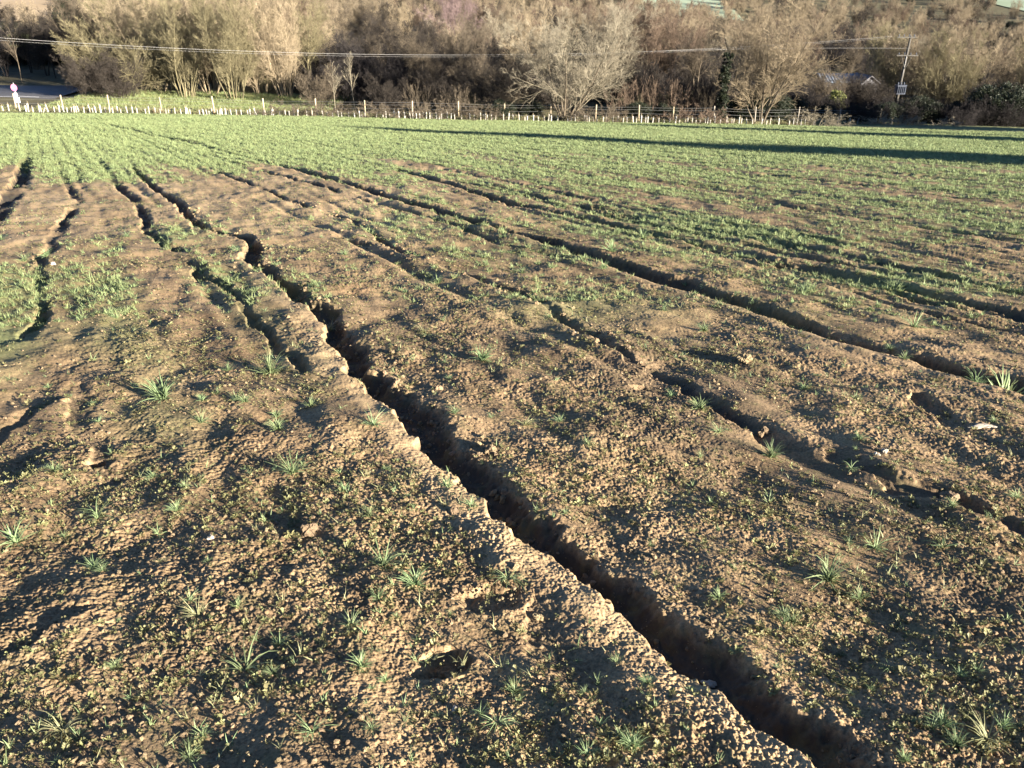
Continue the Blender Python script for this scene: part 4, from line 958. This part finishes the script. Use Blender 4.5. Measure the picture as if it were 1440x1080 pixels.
def sample_polar(n, r0, r1, power=1.0, azmax=46):
    """points with a density that thins with distance"""
    u = rng.random(n); r = (r0 ** power + (r1 ** power - r0 ** power) * u) ** (1 / power); a = rng.uniform(-R(azmax), R(azmax), n)
    return r * np.sin(a), r * np.cos(a), r
def rots(n, tilt=.15):
    q = np.zeros((n, 3)); q[:, 2] = rng.uniform(0, 6.283, n); q[:, 0] = rng.normal(0, tilt, n); q[:, 1] = rng.normal(0, tilt, n); return q
def stuff_scatter():
    # crop over the green part of the field
    x, y, r = sample_polar(600000, 6.5, 66, .62, 51); g = greenness(x, y); g = g * np.where(r < 13, .55, 1) * np.where(r < 26, .75, 1); c, a = rowcoords(x, y)
    rows = .5 + .5 * np.cos(c * 2 * np.pi / .30); keep = (rng.random(len(x)) < np.clip(g * 1.1, 0, 1) * (.35 + .65 * rows ** 1.5)) & (y < yedge(x) - .1); x, y, r = x[keep], y[keep], r[keep]
    print('crop', len(x)); z = surf(x, y)
    scatter('crop_grass', np.stack([x, y, z - .004], 1), rots(len(x)), rng.uniform(.4, .95, len(x)) * np.clip(.42 + r / 60, .5, 1.15), rng.integers(0, 4, len(x)), [(m, M_crop) for m in CROP], 'thin young green crop covering the far part of the field', 'crop')
    # small blades between the tufts
    x, y, r = sample_polar(23000, 1.3, 18, 1.1, 62); n1 = perlin(x * .9, y * .9, 71) + .5 * perlin(x * 3, y * 3, 72) + greenness(x, y) * .7; rd = rillfield(x, y)
    keep = (rng.random(len(x)) < np.clip(.12 + n1 * .8, .02, 1)) & (rd < .015); x, y, r = x[keep], y[keep], r[keep]; z = surf(x, y)
    scatter('thin_grass', np.stack([x, y, z - .002], 1), rots(len(x)), rng.uniform(.28, .78, len(x)), rng.integers(0, 4, len(x)), [(m, M_tuft if k % 2 else M_tuftdry) for k, m in enumerate(SMALL)], 'thin single grass blades all over the bare soil', 'grass')
    # leafy weeds
    x, y, r = sample_polar(250000, 1.3, 22, 1.0, 62); n1 = perlin(x * 1.2, y * 1.2, 73) + .6 * perlin(x * 5, y * 5, 74); rd = rillfield(x, y); n1 = n1 - rillfield.lip * .8
    keep = (rng.random(len(x)) < np.clip(.35 + n1 * .9, .04, 1)) & (rd < .02); x, y, r = x[keep], y[keep], r[keep]; z = surf(x, y)
    scatter('weed_seedlings', np.stack([x, y, z], 1), rots(len(x), .3), rng.uniform(.25, .85, len(x)) * np.where(rng.random(len(x)) < .06, 1.6, 1), rng.integers(0, 4, len(x)), [(m, M_weed) for m in WEED], 'tiny leafy weed seedlings all over the bare soil', 'weeds')
    print('weeds', len(x))
    x, y, r = sample_polar(115000, 1.2, 14, .6, 60); n1 = perlin(x * 1.5, y * 1.5, 75) + .6 * perlin(x * 6, y * 6, 76)
    keep = rng.random(len(x)) < np.clip(.4 + n1, .05, 1); x, y, r = x[keep], y[keep], r[keep]; z = surf(x, y)
    s = .0016 + .009 * rng.random(len(x)) ** 6
    scatter('soil_crumbs', np.stack([x, y, z + s * .2], 1), rots(len(x), .5), s, rng.integers(0, 4, len(x)), [(clod(500 + k), M_clod) for k in range(4)], 'loose crumbs of dry brown soil on the field', 'soil')
stuff_scatter()
def rough_grass():
    n = 16000; x = rng.uniform(-48, 62, n); y = yedge(x) + .55 + 2.9 * rng.random(n) ** 1.4; z = ground_z(x, y)
    src = [(TUFT[1], M_tuftdry), (TUFT[3], M_tuft), (CROP[2], M_tuftdry), (TUFT[5], M_straw)]
    k = rng.random(n) < np.clip(.45 + .9 * perlin(x * .5, y * .5, 81), .08, 1); x, y, z = x[k], y[k], z[k]
    scatter('rough_grass', np.stack([x, y, z], 1), rots(len(x)), rng.uniform(1.2, 2.9, len(x)), rng.integers(0, 4, len(x)), src, 'rough unmown grass and dead stems under the wire fence', 'grass')
    n = 15000; x = rng.uniform(-35, -14, n); y0 = yedge(x) + 3; y = y0 + (76 - y0) * rng.random(n); z = ground_z(x, y) + .05
    scatter('verge_tussocks', np.stack([x, y, z], 1), rots(len(x)), rng.uniform(1.0, 2.6, len(x)), rng.integers(0, 4, len(x)), [(CROP[0], M_verge), (CROP[1], M_verge), (TUFT[3], M_tuftdry), (CROP[2], M_crop)], 'uneven grass of the verge in front of the sunlit clump', 'grass')
rough_grass()
def rill_debris():
    pts = []
    for j, n in ((0, 900), (3, 300), (2, 220)):
        P, W, D = RILLW[j]; L = np.concatenate([[0], np.cumsum(np.hypot(*np.diff(P, axis=0).T))]); lo = L[-1] * .35
        u = lo + (L[-1] * .93 - lo) * rng.random(n); off = rng.normal(.02, .11, n)
        x = np.interp(u, L, P[:, 0]); y = np.interp(u, L, P[:, 1]); x2 = np.interp(u + .05, L, P[:, 0]); y2 = np.interp(u + .05, L, P[:, 1]); d = np.hypot(x2 - x, y2 - y) + 1e-6
        pts.append(np.stack([x - (y2 - y) / d * off, y + (x2 - x) / d * off], 1))
    p = np.vstack(pts); z = surf(p[:, 0], p[:, 1]); s = .004 + .016 * rng.random(len(p)) ** 3
    scatter('fallen_clods', np.stack([p[:, 0], p[:, 1], z + s * .25], 1), rots(len(p), .6), s, rng.integers(0, 4, len(p)), [(clod(520 + k, .75, 3), M_clod) for k in range(4)], 'crumbled soil fallen along the edges and floor of the rills', 'soil')
rill_debris()

# clods and stones one can point at
def lump(px, py, wpx, name, mat, label, cat, flat=.7, sx=1.0, seed=0, group=None):
    x, y = at(px, py); z = float(surf(x, y)[0]); dist = math.sqrt(x * x + y * y + (EYE - z) ** 2); r = wpx / F * dist / 2
    me = clod(600 + seed, flat, 4 if cat == 'soil clod' else 3); o = bpy.data.objects.new(name, me); COL.objects.link(o); o.location = (x, y, z + r * .18); o.scale = (r * sx, r / sx, r); o.rotation_euler = (0, 0, random.uniform(-.5, .5))
    me.materials[0] = mat; tag(o, label, cat, group); return o
lump(1001, 931, 15, 'stone', M_stone, 'small white flint on the left lip of the main rill near the bottom', 'stone', .6, 1.2, 1)
lump(1232, 644, 7, 'pebble', M_stone, 'pale pebble right of the thin tuft, left one of a pair', 'stone', .8, 1, 2)
lump(1243, 640, 9, 'pebble', M_stone, 'pale pebble, right one of the pair beside the upright tuft', 'stone', .7, 1, 3)
lump(1382, 600, 17, 'flint_flake', M_stone, 'long flat pale flint flake at the right below the bright tuft', 'stone', .22, 1.8, 4)
lump(808, 468, 9, 'pebble', M_stone, 'tiny pale pebble in a hollow above the middle of the picture', 'stone', .7, 1, 5)
lump(75, 372, 7, 'pebble', M_stone, 'tiny white pebble on the dark patch at the upper left', 'stone', .7, 1, 6)
lump(640, 998, 9, 'pebble', M_stone, 'whitish pebble in the shade left of the bottom middle', 'stone', .7, 1, 7)
lump(297, 762, 9, 'pebble', M_stone, 'round cream pebble right of the spiky tuft in the lower left', 'stone', .8, 1, 8)
lump(435, 748, 26, 'soil_clod', M_clod, 'upright tan clod on the soil left of the wide tuft', 'soil clod', .9, 1, 10)
lump(690, 637, 17, 'soil_clod', M_clod, 'tan clod sitting on the right lip of the main rill', 'soil clod', .9, 1, 11)
lump(619, 640, 17, 'soil_clod', M_clod, 'tan clod jutting over the left lip of the main rill', 'soil clod', .8, 1.2, 12)
lump(1075, 602, 16, 'soil_clod', M_clod, 'small clod at the end of the shallow rill', 'soil clod', .8, 1, 14)
lump(1335, 695, 20, 'soil_clod', M_clod, 'clod beside the dark hole at the right', 'soil clod', .8, 1, 15)
lump(1045, 512, 18, 'soil_clod', M_clod, 'small crumbly clod below the big rut at the right of the middle', 'soil clod', .8, 1, 16)
